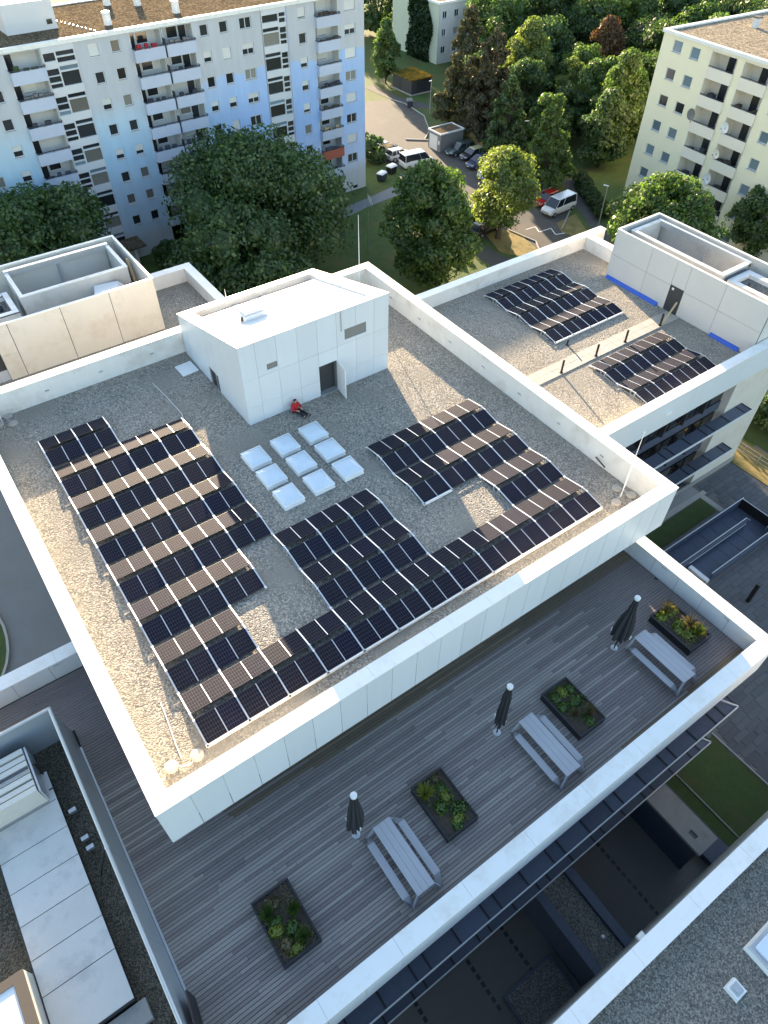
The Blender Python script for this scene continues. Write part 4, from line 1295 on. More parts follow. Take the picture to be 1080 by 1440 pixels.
# ---------------------------------------------------------------- left wing and its enclosure
lw = thing('school_wing', 'lower left wing roof with brown grey gravel behind the main parapet', 'building', (5, 32, G))
def lp(name, mb, mat, **k):
    return obj(name, mb, mat, lw, world=True, **k)
lp('roof_gravel', MB().box(-2.4, 15.5, YB + .02, 36.2, W - .3, W), 'gravel')
lp('wall', MB().box(-2.4, 15.9, YB + .02, 36.3, G, W - .31), 'cream')
for a, b in pieces(YB + .02, 36.4 - .7, 3.03):
    lp('coping', MB().box(15.3, 16.0, a + .004, b - .004, WT - .05, WT), 'white')
for a, b in pieces(11.35, 16.0, 2.4):
    lp('coping', MB().box(a + .004, b - .004, 35.7, 36.4, WT - .05, WT), 'white')
lp('parapet_wall', MB().box(15.34, 15.95, YB + .02, 35.74, -5, WT - .052), 'parapet')
lp('parapet_wall', MB().box(11.3, 15.95, 35.74, 36.35, -5, WT - .052), 'parapet')
le = thing('plant_enclosure', 'cream walled roof enclosure with white duct on the left wing', 'roof enclosure', (5, 34, W))
def eq(name, mb, mat, **k):
    return obj(name, mb, mat, le, world=True, **k)
LX0, LX1, LY0, LY1 = -2.4, 11.32, 30.6, 38.1
xs2 = [.62, 1.68, 5.0, 8.22, LX1]
for a, b in zip(xs2, xs2[1:]):
    if a < 1:
        eq('wall_panel', MB().box(a + .012, b - .02, LY0, LY0 + .12, W, W + 1.8), 'cream')
        eq('wall_panel', MB().box(a + .012, b - .02, LY0, LY0 + .12, W + 1.815, EZ - .05), 'cream')
    else:
        eq('wall_panel', MB().box(a + .02, b - .02, LY0, LY0 + .12, W, EZ - .05), 'cream')
eq('wall_panel', MB().box(-2.4, .6, LY0, LY0 + .12, W + 2.0, EZ - .05), 'cream')
eq('wall_panel', MB().box(-2.4, -.7, LY0, LY0 + .12, W, W + 2.0), 'cream')
eq('doorway', MB().box(-.7, .62, LY0 + .15, LY0 + .18, W, W + 2.0), 'door')
eq('wall_backing', MB().box(.62, LX1, LY0 + .03, LY0 + .1, W, EZ - .06), 'dark_joint')
eq('wall', MB().box(LX1 - .12, LX1, LY0 + .12, LY1, W, EZ - .05), 'greyclad')
eq('wall', MB().box(LX0, LX1 - .12, LY1 - .12, LY1, W, EZ - .05), 'cream')
for q in ((LX0, LX1 + .02, LY0 - .02, LY0 + .14), (LX1 - .14, LX1 + .02, LY0 + .14, LY1), (LX0, LX1 - .14, LY1 - .14, LY1 + .02)):
    eq('wall_coping', MB().box(*q, EZ - .05, EZ), 'white')
eq('inner_floor', MB().box(LX0, LX1 - .12, LY0 + .12, LY1 - .12, W, W + .75), 'membrane')
eq('inner_wall', MB().box(3.3, 10.6, 33.5, 33.72, W + .75, EZ - .25), 'greyclad2')
eq('inner_wall', MB().box(3.3, 3.5, 33.72, 37.2, W + .75, EZ - .25), 'greyclad2')
eq('inner_wall', MB().box(10.4, 10.6, 33.72, 37.2, W + .75, EZ - .25), 'greyclad2')
for q in ((3.28, 10.62, 33.47, 33.74), (3.28, 3.53, 33.74, 37.2), (10.37, 10.62, 33.74, 37.2)):
    eq('inner_rim', MB().box(*q, EZ - .25, EZ - .18), 'parapet')
eq('steel_beam', MB().box(3.3, 10.6, 37.2, 37.5, EZ - .55, EZ - .1), 'galv')
eq('inner_wall', MB().box(3.5, 10.4, 37.55, 37.7, W + .75, EZ - .5), 'cream')
eq('steel_post', MB().box(6.8, 6.95, 37.35, 37.55, W + .75, EZ - .5), 'galv')
eq('bracing_post', MB().bar((11.0, 33.4, W + .8), (11.0, 34.6, EZ - .2), .2, .12), 'timber')
for x in (4.6, 6.0, 7.2, 8.4):
    eq('membrane_seam', MB().box(x, x + .02, LY0 + .14, 33.48, W + .752, W + .765), 'parapet')
for q in ((-2.2, 2.9, 33.0, 33.4), (2.5, 2.9, 33.4, 36.0), (-2.2, 2.5, 35.6, 36.0)):
    eq('tray_wall', MB().box(*q, W + .75, EZ - .9), 'parapet')
    eq('tray_edge', MB().box(q[0] - .03, q[1] + .03, q[2] - .03, q[3] + .03, EZ - .9, EZ - .85), 'darkrail')
    eq('tray_cap', MB().box(q[0] + .02, q[1] - .02, q[2] + .02, q[3] - .02, EZ - .85, EZ - .82), 'white')
eq('tray_gravel', MB().box(-2.2, 2.5, 33.4, 35.6, W + .75, EZ - 1.2), 'gravel_grey')
eq('tray_vent', MB().tube([(2.0, 34.4, EZ - 1.2), (2.0, 34.4, EZ - .75)], .16), 'darkrail')
dk_ = thing('air_duct', 'white boxed air duct with angled end inside the cream enclosure', 'air duct', (9, 32.6, W))
obj('duct_body', MB().hexa([(7.6, 32.0, W + 1.9), (9.6, 31.7, W + 1.9), (10.0, 33.1, W + 1.9), (8.0, 33.4, W + 1.9), (7.6, 32.0, W + 3.1), (9.2, 31.75, W + 3.1), (9.6, 33.1, W + 3.1), (8.0, 33.4, W + 3.1)]), 'whitelac', dk_, world=True)
obj('duct_end', MB().hexa([(9.62, 31.7, W + 1.3), (10.35, 31.6, W + 1.0), (10.6, 33.0, W + 1.0), (10.02, 33.1, W + 1.3), (9.22, 31.76, W + 3.08), (10.0, 31.66, W + 2.3), (10.3, 33.0, W + 2.3), (9.62, 33.1, W + 3.08)]), 'whitelac', dk_, world=True)
obj('duct_riser', MB().box(7.9, 9.5, 32.1, 33.0, W + .75, W + 1.9), 'galv', dk_, world=True)

# ---------------------------------------------------------------- front right roof
fr_ = thing('front_building', 'grey gravel flat roof with pale blue white coping in the lower right corner', 'building', (12, -20, G))
def fp(name, mb, mat, **k):
    return obj(name, mb, mat, fr_, world=True, **k)
FZ = -3.0
fa = R(-.75)
def fy(x):
    return -14.66 - .0131 * (x - 5)
for a, b in pieces(0, 30, 3.0):
    fp('coping', MB().hexa([(a + .004, fy(a) - .65, FZ - .05), (b - .004, fy(b) - .65, FZ - .05), (b - .004, fy(b), FZ - .05), (a + .004, fy(a), FZ - .05), (a + .004, fy(a) - .65, FZ), (b - .004, fy(b) - .65, FZ), (b - .004, fy(b), FZ), (a + .004, fy(a), FZ)]), 'white')
fp('parapet_wall', MB().hexa([(0, fy(0) - .62, G), (30, fy(30) - .62, G), (30, fy(30) - .04, G), (0, fy(0) - .04, G), (0, fy(0) - .62, FZ - .052), (30, fy(30) - .62, FZ - .052), (30, fy(30) - .04, FZ - .052), (0, fy(0) - .04, FZ - .052)]), 'greyclad2')
fp('wall', MB().box(-2, 30, -40, -15.62, G, -3.91), 'greyclad2')
fp('roof_gravel', MB().box(-2, 30, -40, -15.3, -3.9, -3.5), 'gravel_grey')
for x in (9.9,):
    fp('facade_box', MB().box(x, x + .3, fy(x) - .05, fy(x) + .15, -4.4, -4.2), 'whitelac')
sky2 = thing('skylight', 'grey framed dome skylight cut by the right picture edge on the front roof', 'skylight', (13.2, -17.75, -3.5), 0, 'skylights on the front roof')
obj('kerb', MB().hexa([(-.78, -.75, 0), (.78, -.75, 0), (.78, .75, 0), (-.78, .75, 0), (-.72, -.7, .28), (.72, -.7, .28), (.72, .7, .28), (-.72, .7, .28)]), 'domeframe', sky2)
obj('frame', bevel(MB().box(-.75, .75, -.72, .72, .28, .36).mesh('frame', 'galv'), .05, 3), None, sky2)
obj('dome', bevel(MB().box(-.6, .6, -.58, .58, .36, .46).mesh('dome', 'dome'), .08, 3), None, sky2)
sky3 = thing('skylight', 'small square vent skylight with grey lid on the front roof', 'skylight', (11.13, -17.6, -3.5), 0, 'skylights on the front roof')
obj('kerb', MB().hexa([(-.27, -.27, 0), (.27, -.27, 0), (.27, .27, 0), (-.27, .27, 0), (-.24, -.24, .2), (.24, -.24, .2), (.24, .24, .2), (-.24, .24, .2)]), 'domeframe', sky3)
obj('lid', MB().box(-.17, .17, -.17, .17, .2, .25).box(-.11, .11, -.11, .11, .25, .29), 'galv', sky3)

# ---------------------------------------------------------------- plant deck with screen, lower left
ps = thing('plant_screen', 'tall grey metal screen with shiny top rail around the rooftop plant', 'screen', (-4.4, -2, D))
def pp(name, mb, mat, **k):
    return obj(name, mb, mat, ps, world=True, **k)
SZ = -1.2
for a, b in pieces(-14.9, 4.6, 3.05):
    pp('screen_panel', MB().hexa([(-4.46, a + .006, D), (-4.28, a + .006, D), (-4.28, b - .006, D), (-4.46, b - .006, D), (-4.50, a + .006, SZ - .06), (-4.46, a + .006, SZ - .06), (-4.46, b - .006, SZ - .06), (-4.50, b - .006, SZ - .06)]), 'screen')
for a, b in pieces(-14.9, 4.7, 6.1):
    pp('top_rail', MB().tube([(-4.48, a + .01, SZ), (-4.48, b - .01, SZ)], .07, 10), 'galv')
    pp('rail_joint', MB().tube([(-4.48, a - .05, SZ), (-4.48, a + .05, SZ)], .085, 10), 'galv')
pp('screen_foot', MB().box(-4.27, -4.2, -14.9, 3.75, D, D + .08), 'galv')
for a, b in pieces(-14, -4.5, 3.1):
    pp('screen_panel', MB().box(a + .006, b - .006, 4.6, 4.66, D, SZ - .05), 'screen')
pp('top_rail', MB().tube([(-14, 4.64, SZ), (-4.45, 4.64, SZ)], .07, 10), 'galv')
for y in (-1.6, -7.6):
    pp('stay', MB().bar((-4.5, y, SZ - .1), (-5.3, y, D + .05), .05), 'black')
pp('gate_leaf', MB().hexa([(-4.26, -8.4, D), (-4.2, -8.4, D), (-4.05, -7.1, D), (-4.1, -7.1, D), (-4.26, -8.4, SZ - .5), (-4.2, -8.4, SZ - .5), (-4.05, -7.1, SZ - .9), (-4.1, -7.1, SZ - .9)]), 'black')
structure('plant_deck', MB().box(-14, -4.47, -16, 4.6, D - .2, D - .02), 'darkgravel')
pr2 = thing('plant_room_roof', 'pale seamed sheet roof of the plant room inside the metal screen', 'roof', (-7, -1, D))
for a, b in zip((-6.1, -4.35, -3.1, -1.85, -.6, .64, 1.9), (-4.35, -3.1, -1.85, -.6, .64, 1.9, 3.25)):
    obj('roof_sheet', MB().box(-8.15, -5.66, a + .014, b - .014, -3.04, -3.0), 'plantroof', pr2, world=True)
obj('seam_base', MB().box(-8.2, -5.7, -6.1, 3.25, D, -3.03), 'dark_joint', pr2, world=True)
for y, x in ((-.1, -5.45), (-.55, -5.4), (1.2, -5.5)):
    obj('clip', MB().box(x, x + .28, y, y + .16, D + .1, D + .3), 'galv', pr2, world=True)
obj('end_slab', MB().box(-7.6, -5.4, -6.9, -6.2, D, -3.3), 'concrete', pr2, world=True)
dt = thing('ribbed_duct', 'large cream ribbed sheet metal duct in the lower left corner', 'air duct', (-7, 3, -3))
n = 7
for i in range(n):
    y0 = 1.95 + i * .30
    obj('duct_rib', MB().hexa([(-9.5, y0, -2.9), (-5.95, y0, -2.9), (-5.95, y0 + .285, -2.9), (-9.5, y0 + .285, -2.9), (-9.5, y0 + .03, -1.8 - .05 * (i % 2)), (-6.0, y0 + .03, -1.8 - .05 * (i % 2)), (-6.0, y0 + .255, -1.8 - .05 * (i % 2)), (-9.5, y0 + .255, -1.8 - .05 * (i % 2))]), 'duct', dt, world=True)
obj('duct_frame', MB().box(-5.95, -5.88, 1.95, 4.05, -2.9, -1.9), 'galv', dt, world=True)
obj('duct_bracket', MB().bar((-5.8, 3.2, -3.0), (-5.8, 3.2, -1.95), .06).bar((-5.8, 2.4, -3.0), (-5.5, 2.4, -3.0), .05), 'black', dt, world=True)
obj('duct_seam', MB().box(-9.5, -6.0, 3.0, 3.05, -1.8, -1.74), 'navy', dt, world=True)
vb = thing('vent_box', 'brown framed vent box with white panel cut by the lower left edge', 'vent', (-8.6, -4.6, -3))
obj('vent_wall', MB().box(-9.6, -8.2, -7, -3.5, -3, -2.1), 'duct', vb, world=True)
obj('vent_frame', MB().box(-8.55, -8.2, -7, -3.5, -2.1, -1.98).box(-9.6, -8.55, -3.8, -3.5, -2.1, -1.98), 'brownframe', vb, world=True)
obj('vent_panel', MB().box(-9.6, -8.55, -7, -3.8, -2.1, -2.03), 'whitelac', vb, world=True)

# ---------------------------------------------------------------- sunken ramp with rails, post, fence
rp_ = thing('sunken_ramp', 'dark blue walled bicycle ramp sunk in the east pavement', 'ramp', (38, -1.2, G))
def rr(name, mb, mat, **k):
    return obj(name, mb, mat, rp_, world=True, **k)
rr('ramp_floor', MB().hexa([(33.6, -2.9, G), (43.0, -2.9, G), (43.0, .3, G), (33.6, .3, G), (33.6, -2.9, G + .08), (43.0, -2.9, G + .04), (43.0, .3, G + .04), (33.6, .3, G + .08)]), 'navy')
for x in np.arange(34.6, 43, 1.2):
    rr('floor_joint', MB().box(x, x + .03, -2.85, .25, G + .08, G + .086), 'grating')
rr('ramp_wall', MB().box(33.6, 43.0, .3, .42, G, G + 1.0), 'navy')
rr('ramp_wall', MB().box(43.0, 43.14, -9, .42, G, G + 1.0), 'black')
rr('wall_cap', MB().box(33.6, 43.14, .27, .33, G + 1.0, G + 1.04), 'galv')
rr('wall_cap', MB().box(42.97, 43.03, -9, .26, G + 1.0, G + 1.04), 'galv')
rr('ramp_wall', MB().box(33.9, 41.6, -1.28, -1.12, G, G + .85), 'navy')
rr('handrail', MB().tube([(33.9, -1.1, G + .95), (41.6, -1.1, G + .95), (41.6, -1.4, G + .95)], .04, 8), 'galv')
rr('handrail', MB().tube([(34.8, -1.32, G + .6), (41.4, -1.32, G + .6)], .03, 8), 'galv')
rr('ramp_wall', MB().box(35.1, 43.0, -3.05, -2.9, G, G + .8), 'navy')
rr('handrail', MB().tube([(35.1, -2.9, G + .92), (42.9, -2.9, G + .92)], .04, 8), 'galv')
rr('rail_post', MB().bar((42.3, -2.5, G), (42.2, -2.5, G + .9), .06), 'galv')
rr('end_kerb', MB().box(34.75, 35.1, -3.0, -1.4, G, G + .3), 'whitelac')
pt = thing('dark_post', 'thick dark square post standing on the east pavement', 'post', (35.95, -5.62, G))
obj('post', MB().box(-.14, .14, -.12, .12, 0, 1.95), 'black', pt)
obj('post_cap', MB().box(-.155, .155, -.135, .135, 1.95, 2.02), 'door', pt)
tag(obj('ground_light', MB().lathe([(G + .03, .22), (G + .12, .22), (G + .16, .1)], 38.6, -6.2, 14), 'whitelac'), 'small white ground light by the right edge of the pavement', 'ground light')
fn = thing('garden_fence', 'thin wire fence above dry ground right of the right wing', 'fence', (48.5, 2, G))
for y in np.arange(-6, 5.2, 1.4):
    obj('fence_post', MB().bar((48.4, y, G), (48.4, y, G + 1.1), .05), 'galv', fn, world=True)
for z in (.35, .7, 1.08):
    obj('fence_wire', MB().bar((48.4, -6, G + z), (48.4, 5, G + z), .025), 'galv', fn, world=True)
structure('dry_bank', MB().poly([(46.9, 5), (50, 5), (50.5, -10), (47.0, -10)], G, G + .09), 'drygrass')
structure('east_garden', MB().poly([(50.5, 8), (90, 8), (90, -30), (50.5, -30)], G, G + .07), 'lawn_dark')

# ---------------------------------------------------------------- apartment blocks
frame_cache = {}
def window(par, x0, x1, z0, z1, y, kind, sub=1, rec=.12):
    """window in a wall opening: frame part with pane / shutter / sill sub-parts; kind: 'glass', 'curtain', shutter share 0..1"""
    wd, ht = x1 - x0, z1 - z0
    key = (round(wd, 2), round(ht, 2), sub)
    if key not in frame_cache:
        f = MB()
        e = .07
        f.box(0, wd, 0, .05, 0, e).box(0, wd, 0, .05, ht - e, ht).box(0, e, 0, .05, e, ht - e).box(wd - e, wd, 0, .05, e, ht - e)
        for i in range(1, sub):
            f.box(wd * i / sub - e / 2, wd * i / sub + e / 2, 0, .05, e, ht - e)
        frame_cache[key] = (f.mesh('window', 'wframe'), MB().box(.02, wd - .02, .03, .04, .02, ht - .02).mesh('pane', 'glass_far'),
                            MB().box(-.06, wd + .06, -rec - .1, .03, -.06, 0).mesh('sill', 'wframe'))
    fm, pm, sm = frame_cache[key]
    o = obj('window', fm, None, par, (x0, y + rec, z0))
    p = obj('pane', pm, None, o)
    if kind in ('curtain', 'glass_blue'):
        kk = key + (kind,)
        if kk not in frame_cache:
            frame_cache[kk] = MB().box(.02, wd - .02, .03, .04, .02, ht - .02).mesh('pane', kind)
        p.data = frame_cache[kk]
    elif kind != 'glass':
        obj('shutter', MB().box(.03, wd - .03, -.01, .02, ht * (1 - kind) + .02, ht - .01), 'shutter', o)
    obj('sill', sm, None, o)
    return o
bb = thing('apartment_building', 'eight storey white and blue apartment block with balconies and glazed stairwells', 'building', (0, 63.27, G), R(2.28))
HT_B = 6.95 - G
PIT = 2.32
r5 = random.Random(5)
zt = [6.2 - G - PIT * k for k in range(8)]
cols = [(8.1, 9.05, 1), (10.65, 11.6, 1), (20.27, 21.2, 1), (22.44, 23.36, 1), (31.78, 32.7, 1), (33.98, 34.92, 1), (36.3, 37.7, 2), (43.4, 44.35, 1), (49.5, 51.0, 2)]
segs = [(4, 12.6), (18.98, 24.38), (31.02, 38.85), (41.9, 45.48), (48.66, 52.25)]
states = {2: [1, 'glass', .55, 'glass', .6, 'glass', 'curtain', 'glass'], 3: ['curtain', 'glass', 'curtain', 'glass', .65, 'curtain', 'curtain', 'glass'],
          4: ['glass', .6, 'glass', .5, 'glass', 'curtain', 'glass', .4], 5: ['glass', .98, 'glass', .55, .98, 'glass', 'curtain', 'glass'], 6: ['glass', .5, 'curtain', .55, 'glass', 'glass', .5, 'glass'],
          7: [.85, 'glass', .6, .5, .7, 'curtain', 'glass', 'glass'], 8: [.98, .5, .98, 'curtain', .98, 'glass', .98, 'glass']}
for a, b in segs:
    hol = []
    for ci, (x0, x1, sub) in enumerate(cols):
        if a <= x0 and x1 <= b:
            for k in range(8):
                stt = states.get(ci, [r5.choice(['glass', 'curtain', .5, .7, 'glass']) for _ in range(8)])[k]
                hol.append((x0, x1, zt[k] - 1.02, zt[k]))
                window(bb, x0, x1, zt[k] - 1.02, zt[k], 0, stt, sub)
    obj('facade', MB().wall(a, b, 0, HT_B - .35, hol, 0, .2), 'facade', bb)
obj('end_wall', MB().box(3.98, 4.2, .02, 12.6, 0, HT_B - .36), 'facade', bb)
obj('end_wall', MB().box(52.0, 52.25, .02, 12.6, 0, HT_B - .36), 'facade', bb)
obj('rear_wall', MB().box(4, 52.0, 12.4, 12.6, 0, HT_B - .36), 'facade', bb)
for a, b in segs:
    obj('room_dark', MB().box(a + .02, b - .02, .3, .4, 0, HT_B - .4), 'dark_joint', bb)
obj('roof_gravel', MB().box(4.2, 52.0, .2, 12.4, HT_B - .39, HT_B - .12), 'gravel_brown', bb)
for q in ((4, 52.4, -.15, .22), (4, 52.4, 12.38, 12.7), (52.0, 52.4, .22, 12.38)):
    obj('roof_edge', MB().box(*q, HT_B - .36, HT_B), 'white', bb)
obj('cellar_window', MB().box(50.2, 50.9, -.02, .05, .25, .6), 'glass_far', bb)
for x in (41.98,):
    obj('rain_pipe', MB().tube([(x, -.08, 0), (x, -.08, HT_B - .4)], .06, 6), 'balcony', bb)
# loggias with projecting parapets
def loggia(x0, x1, rail_l, rail_r, seeds):
    for k in range(8):
        zf = 4.22 - G - PIT * k + .0
        rr_ = random.Random(seeds * 20 + k)
        zc = zf + PIT - .12
        obj('floor_slab', MB().box(x0, x1, -.45, 1.35, zf - .08, zf + .06), 'loggia', bb)
        obj('loggia_wall', MB().box(x0, x1, 1.35, 1.45, zf + .06, zf + PIT - .08), 'loggia', bb)
        flip = rail_l
        dxa = x0 + .18 if flip else x1 - .95
        obj('balcony_door', MB().box(dxa, dxa + .75, 1.3, 1.34, zf + .1, zf + 2.0), 'glass_far', bb)
        wxa = dxa + .9 if flip else dxa - 1.35
        if rr_.random() < .8:
            wn = window(bb, wxa, wxa + 1.25, zf + .95, zf + 2.0, 1.18, rr_.choice(['glass', 'glass', 'curtain', .9]), 1)
        mat = 'redbalcony' if (seeds == 4 and k == 6) else 'balcony'
        par = obj('balcony_parapet', MB().box(x0 + .02, x1 - .02, -.5, -.42, zf - .12, zf + .92).box(x0 + .02, x0 + .08, -.42, 0, zf - .12, zf + .92).box(x1 - .08, x1 - .02, -.42, 0, zf - .12, zf + .92), mat, bb)
        obj('railing', MB().bar((x0, -.52, zf + 1.06), (x1, -.52, zf + 1.06), .06).bar((x0 + .1, -.52, zf + .9), (x0 + .1, -.52, zf + 1.08), .05).bar((x1 - .1, -.52, zf + .9), (x1 - .1, -.52, zf + 1.08), .05).bar(((x0 + x1) / 2, -.52, zf + .9), ((x0 + x1) / 2, -.52, zf + 1.08), .05).bar((x0, -.52, zf + 1.06), (x0, 0, zf + 1.06), .05).bar((x1, -.52, zf + 1.06), (x1, 0, zf + 1.06), .05), 'darkrail', par)
        if rr_.random() < .92:
            fb = MB()
            nb = rr_.randint(2, 5)
            for i in range(nb):
                xx = x0 + .4 + (x1 - x0 - .9) * i / nb + rr_.random() * .2
                fb.box(xx, xx + .3 + .3 * rr_.random(), -.4, -.1, zf + .7, zf + 1.0 + .35 * rr_.random())
            obj('flower_box', fb, rr_.choice(['darkrail', 'bark', 'lawn_dark', 'redcloth', 'timber', 'garage', 'navy']), par)
    obj('loggia_head', MB().box(x0, x1, 0, 1.4, 4.22 - G + PIT - .08, HT_B - .37), 'facade', bb)
    obj('loggia_side', MB().box(x0 - .03, x0 + .05, .01, 1.4, 0, HT_B - .4), 'loggia', bb)
    obj('loggia_side', MB().box(x1 - .05, x1 + .03, .01, 1.4, 0, HT_B - .4), 'loggia', bb)
loggia(12.62, 15.86, True, 0, 1)
loggia(24.4, 27.62, True, 0, 2)
loggia(27.76, 31.0, False, 0, 3)
loggia(45.5, 48.64, True, 0, 4)
for k in range(8):
    zf = 4.22 - G - PIT * k
    obj('divider_screen', MB().box(27.66, 27.72, -.55, 0, zf - .1, zf + 1.5), 'darkrail', bb)
# glazed stairwells, framed in white
def stairwell(x0, xm, x1, wide_right):
    for k in range(8):
        zb = 3.28 - G - PIT * k
        wa = (xm + .06, x1 - .06) if wide_right else (x0 + .06, xm - .06)
        na = (x0 + .06, xm - .06) if wide_right else (xm + .06, x1 - .06)
        band = obj('stair_window', MB().wall(x0, x1, zb - .5, zb + PIT - .5, [
            (*wa, zb, zb + 1.15), (*wa, zb + 1.28, zb + 1.62), (*na, zb + .42, zb + .9), (*na, zb + .98, zb + 1.5), (*na, zb - .05, zb + .3)], -.06, .25), 'wframe', bb)
        obj('pane', MB().box(*wa, .1, .12, zb, zb + 1.15), r5.choice(['glass_far', 'curtain', 'glass_far']), band)
        obj('pane', MB().box(*wa, .1, .12, zb + 1.28, zb + 1.62), r5.choice(['glass_far', 'glass_blue']), band)
        obj('pane', MB().box(*na, .1, .12, zb + .42, zb + 1.5), 'glass_far', band)
        obj('pane', MB().box(*na, .1, .12, zb - .05, zb + .3), r5.choice(['glass_far', 'glass_blue']), band)
    zb = 3.28 - G + PIT - .5
    band = obj('stair_window', MB().wall(x0, x1, zb, HT_B - .35, [(x0 + .1, xm - .06, zb + .3, zb + .95), (xm + .06, x1 - .1, zb + .1, zb + .5), (xm + .06, x1 - .1, zb + .62, zb + .98)], -.06, .25), 'wframe', bb)
    obj('pane', MB().box(x0 + .1, x1 - .1, .1, .12, zb + .08, zb + 1.0), 'glass_far', band)
stairwell(15.9, 17.12, 18.96, True)
stairwell(38.87, 40.95, 41.88, False)
obj('entrance_canopy', MB().box(15.4, 20.2, -2.6, .0, 2.3, 2.5), 'gravel_brown', bb)
obj('entrance_wall', MB().box(18.8, 19.1, -2.4, -.01, 0, 2.29), 'wframe', bb)
obj('roof_house', MB().box(14.6, 19.3, 4.2, 9, HT_B - .12, HT_B + 2.2), 'wframe', bb)
obj('roof_house_window', MB().box(18.4, 18.9, 4.15, 4.2, HT_B + .3, HT_B + .7), 'glass_far', bb)
for x, y in ((23.6, 2.6), (30.9, 2.9), (29.0, 7.9), (26.5, 9.8)):
    v_ = obj('roof_vent', MB().lathe([(HT_B - .12, .38), (HT_B + .75, .36), (HT_B + .8, .42), (HT_B + .95, .38), (HT_B + 1.0, .1)], x, y, 12), 'whitelac', bb)
for i in range(16):
    obj('cable_stone', MB().box(18.9 + i * .18, 19.0 + i * .18, 10 - i * .6, 10.14 - i * .6, HT_B - .12, HT_B - .02), 'whitelac', bb)

cb = thing('apartment_building', 'pale yellow apartment block with recessed balconies and satellite dishes', 'building', (78.58, 43.84, G), R(-94.22))
HC = 3.98 - G
pit = 2.72
rows_ = range(7)
ccol = [(1.65, 2.95, 3.3), (4.22, 5.5, 3.2), (15.9, 17.1, 3.55)]
hol = []
rs = random.Random(9)
for ci, (a, b, z) in enumerate(ccol):
    for k in rows_:
        z1 = z - G - pit * k
        if z1 - 1.1 < .2:
            continue
        hol.append((a, b, z1 - 1.12, z1))
        window(cb, a, b, z1 - 1.12, z1, 0, rs.choice(['glass_blue', 'glass_blue', 'glass', .98 if ci == 0 and k == 5 else 'glass_blue']), 1)
bal = [(7.05, 10.45), (11.35, 14.75)]
for a, b in bal:
    hol.append((a, b, .6, HC - .45))
obj('facade', MB().wall(0, 20.5, 0, HC - .3, hol, 0, .2), 'yellow', cb)
obj('side_wing', MB().box(20.5, 34, -.6, 12, 0, HC - .2), 'beige', cb)
obj('end_wall', MB().box(-.02, .2, .02, 14, 0, HC - .3), 'yellow', cb)
obj('room_dark', MB().box(.3, 20.4, 1.9, 2.0, 0, HC - .4), 'dark_joint', cb)
obj('roof_gravel', MB().box(.3, 34, .3, 20, HC - .35, HC - .15), 'gravel_far', cb)
obj('roof_edge', MB().box(-.2, 34, -.15, .32, HC - .3, HC + .02), 'white', cb)
obj('roof_edge', MB().box(-.2, .3, .32, 20, HC - .3, HC + .02), 'white', cb)
obj('roof_vent', MB().box(3.9, 4.5, 9.6, 10.2, HC - .15, HC + .8), 'wframe', cb)
obj('roof_vent', MB().box(3.8, 4.6, 9.5, 10.3, HC + .8, HC + .92), 'brownframe', cb)
for bi, (a, b) in enumerate(bal):
    obj('loggia_head', MB().box(a, b, .02, 1.6, HC - .62, HC - .44), 'yellowwhite', cb)
    for k in rows_:
        zf = 3.42 - G - pit * k - 2.35
        if zf < .3:
            continue
        obj('floor_slab', MB().box(a, b, .01, 1.6, zf - .15, zf), 'yellowwhite', cb)
        par = obj('balcony_parapet', MB().box(a, b, -.12, .0, zf - .2, zf + .88), 'yellowwhite', cb)
        obj('railing', MB().bar((a + .05, -.05, zf + 1.0), (b - .05, -.05, zf + 1.0), .05), 'darkrail', par)
        obj('loggia_wall', MB().box(a, b, 1.6, 1.7, zf, zf + pit - .15), 'beige', cb)
        obj('balcony_door', MB().box(a + 1.2, a + 2.1, 1.54, 1.59, zf + .05, zf + 2.1), 'glass_far', cb)
        window(cb, a + 2.3, a + 3.2, zf + .9, zf + 2.0, 1.42, rs.choice(['glass', 'curtain', 'glass_blue']), 1)
        if rs.random() < .8:
            fb = MB()
            for i in range(rs.randint(2, 4)):
                xx = a + .3 + rs.random() * 2.4
                fb.box(xx, xx + .3 + .4 * rs.random(), .2, .8, zf, zf + .7 + .6 * rs.random())
            obj('balcony_clutter', fb, rs.choice(['darkrail', 'bark', 'curtain']), par)
    obj('loggia_side', MB().box(a - .04, a + .04, .0, 1.7, .3, HC - .5), 'yellowwhite', cb)
    obj('loggia_side', MB().box(b - .04, b + .04, .0, 1.7, .3, HC - .5), 'yellowwhite', cb)
